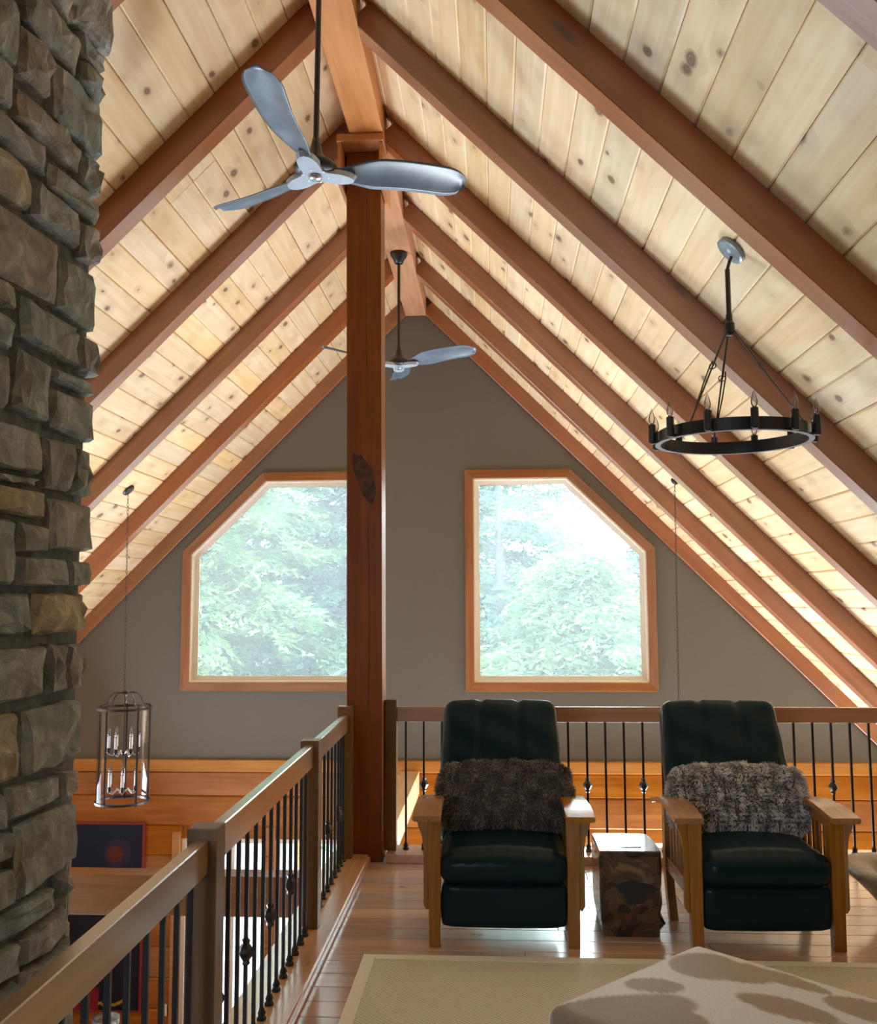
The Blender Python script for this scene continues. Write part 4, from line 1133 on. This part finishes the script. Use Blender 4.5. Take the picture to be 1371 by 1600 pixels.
# ------------------------------------------------------------------ outside: deck, ground, trees
deck = bpy.data.objects.new('deck', None); COL.objects.link(deck); struct(deck, 'pale board deck outside the lower windows')
yb = YG+.17
dm = None
for i in range(30):
    b_ = BX('deck_board', -6.2, 4.8, yb, yb+.138, ZG-.09, ZG-.06, M_deck, deck, .003) if dm is None else None
    if b_: dm = b_.data; z_ = b_.location.copy()
    else:
        o = link('deck_board', dm, None, deck, (z_.x, z_.y+i*.145, z_.z))
BX('joist_frame', -6.2, 4.8, YG+.17, YG+4.5, ZG-.35, ZG-.092, M_deck, deck)
o = BX('porch_post', -2.275, -2.185, 10.9, 11.0, ZG-.058, .1, plain('yellow_porch_post', (.62, .42, .12), .6, noise=.1), bev=.004); tag(o, 'yellowish porch post outside between the lower windows', 'post')
gr = struct(BX('ground', -45, 45, YG+4.52, 80, -4.2, -4.0, M_ground), 'pale open ground beyond the deck')
BX('bank', -12, 12, YG+.17, YG+4.55, -4.2, -3.2, M_ground, gr)

def tree(name, label, x, y, h_, spread, nbr, seed, zlo, cols, dens=1.0, group='trees beyond the windows', leaf=.085, lean=0, kind='conifer', trunk_r=.16, droop=.32):
    rg = np.random.default_rng(seed)
    t = thing(name, label, 'tree', (x, y, -4.0), 0, group)
    bm = bmesh.new()
    tube(bm, [(lean*z/h_, 0, z) for z in np.linspace(-.1, h_, 9)], [trunk_r*(1-.85*i/8) for i in range(9)], 9)
    obj('trunk', bm, M_trunk, t, smooth=True)
    P0 = []; D0 = []; ln = []; cc = []
    bmb = bmesh.new()
    for b in range(nbr):
        u = (b+rg.uniform(0, 1))/nbr; z = zlo+(h_-zlo)*u**.95; a = rg.uniform(0, 2*PI)
        L_ = spread*(1-u)**.7*rg.uniform(.5, 1.15)+.3
        rise = rg.uniform(-.1, .7); dr = droop*rg.uniform(.8, 2.2)
        qs = np.linspace(0, 1, 7); bend = rg.normal()*.25
        pts = np.stack([lean*z/h_+np.cos(a+bend*qs)*L_*qs, np.sin(a+bend*qs)*L_*qs, z+L_*(rise*qs-dr*qs*qs)], 1)
        tube(bmb, [tuple(p) for p in pts], [.026*(1-.85*k/6)*(L_/2.5+.3) for k in range(7)], 4, cap=False)
        nt_ = int(20*dens*L_); tone = rg.uniform(0, 1)
        q = rg.uniform(.12, 1.0, nt_); f = q*6; i0 = np.minimum(5, f.astype(int)); fr_ = (f-i0)[:, None]
        base = pts[i0]*(1-fr_)+pts[i0+1]*fr_
        sg_ = np.where(np.arange(nt_) % 2 == 0, 1, -1)
        ta = a+sg_*rg.uniform(.3, 1.4, nt_); tl = rg.uniform(.3, .85, nt_)*(1.15-q*.5); rs_ = rg.uniform(-.35, .5, nt_)
        for k in range(nt_):
            nl = max(4, int(tl[k]/.045)); w_ = np.arange(nl)/nl
            cl = tl[k]*w_
            P0.append(np.stack([base[k, 0]+np.cos(ta[k])*cl, base[k, 1]+np.sin(ta[k])*cl, base[k, 2]+rs_[k]*cl-.55*tl[k]*w_**2], 1)+rg.normal(size=(nl, 3))*.02)
            D0.append(ta[k]+np.where(np.arange(nl) % 2 == 0, 1, -1)*rg.uniform(.3, 1.2, nl)); ln.append(leaf*rg.uniform(.7, 1.4, nl)*(1.2-.5*w_))
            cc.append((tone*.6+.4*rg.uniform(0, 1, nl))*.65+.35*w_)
    P0 = [np.concatenate(P0)]; D0 = [np.concatenate(D0)]; ln = [np.concatenate(ln)]; cc = [np.concatenate(cc)]
    P0, D0, ln, cc = P0[0], D0[0], ln[0], cc[0]
    obj('limbs', bmb, M_trunk, t)
    P0 = np.array(P0); D0 = np.array(D0); ln = np.array(ln); cc = np.array(cc); n = len(P0)
    dz = rg.normal(-.25, .3, n)
    d = np.stack([np.cos(D0), np.sin(D0), dz], 1); d /= np.linalg.norm(d, axis=1)[:, None]
    sd = np.stack([-np.sin(D0), np.cos(D0), rg.normal(0, .6, n)], 1); sd /= np.linalg.norm(sd, axis=1)[:, None]
    wd = ln*.17
    V = np.empty((n, 4, 3)); V[:, 0] = P0; V[:, 1] = P0+d*ln[:, None]*.55+sd*wd[:, None]; V[:, 2] = P0+d*ln[:, None]; V[:, 3] = P0+d*ln[:, None]*.55-sd*wd[:, None]
    me = bpy.data.meshes.new('foliage'); me.vertices.add(n*4); me.vertices.foreach_set('co', V.ravel())
    me.loops.add(n*4); me.loops.foreach_set('vertex_index', np.arange(n*4)); me.polygons.add(n)
    me.polygons.foreach_set('loop_start', np.arange(0, n*4, 4)); me.polygons.foreach_set('loop_total', np.full(n, 4)); me.update()
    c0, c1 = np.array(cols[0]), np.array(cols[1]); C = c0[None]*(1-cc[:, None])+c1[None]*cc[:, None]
    C4 = np.ones((n, 4, 4)); C4[:, :, :3] = C[:, None, :]
    ca = me.color_attributes.new('Col', 'FLOAT_COLOR', 'POINT'); ca.data.foreach_set('color', C4.astype(np.float32).ravel())
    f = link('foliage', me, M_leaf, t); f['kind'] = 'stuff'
    return n
G1 = ((.07, .15, .085), (.20, .31, .12)); G2 = ((.07, .15, .115), (.17, .27, .175)); G3 = ((.07, .14, .125), (.125, .21, .165))
tot = 0
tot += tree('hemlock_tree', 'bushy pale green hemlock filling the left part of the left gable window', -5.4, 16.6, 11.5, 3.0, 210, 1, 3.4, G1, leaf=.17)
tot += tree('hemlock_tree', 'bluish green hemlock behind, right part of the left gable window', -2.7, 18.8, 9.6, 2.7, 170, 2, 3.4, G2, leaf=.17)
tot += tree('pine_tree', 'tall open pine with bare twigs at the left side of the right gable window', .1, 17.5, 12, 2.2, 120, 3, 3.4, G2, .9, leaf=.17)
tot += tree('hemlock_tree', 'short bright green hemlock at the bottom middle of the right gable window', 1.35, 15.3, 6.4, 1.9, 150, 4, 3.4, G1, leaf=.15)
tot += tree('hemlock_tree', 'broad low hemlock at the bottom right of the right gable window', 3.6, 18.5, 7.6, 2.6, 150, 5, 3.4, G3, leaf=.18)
tot += tree('bare_pine', 'slim bare-trunked pine at the right edge of the right gable window', 3.25, 21.0, 12.5, 1.5, 16, 6, 7.2, G3, .5, trunk_r=.17, leaf=.14)
tot += tree('hemlock_tree', 'distant blue-green hemlock at the far left behind the others', -8.0, 22.0, 13.0, 3.6, 150, 8, 3.4, G3, leaf=.22)
tot += tree('hemlock_tree', 'distant blue-green hemlock in the middle behind the left gable window', -5.2, 24.0, 13.0, 3.6, 160, 10, 3.4, G3, leaf=.17)
tot += tree('hemlock_tree', 'distant blue-green hemlock standing between the two gable windows', -1.0, 24.5, 9.0, 3.2, 140, 9, 3.4, G3, leaf=.17)
print('leaf quads', tot)
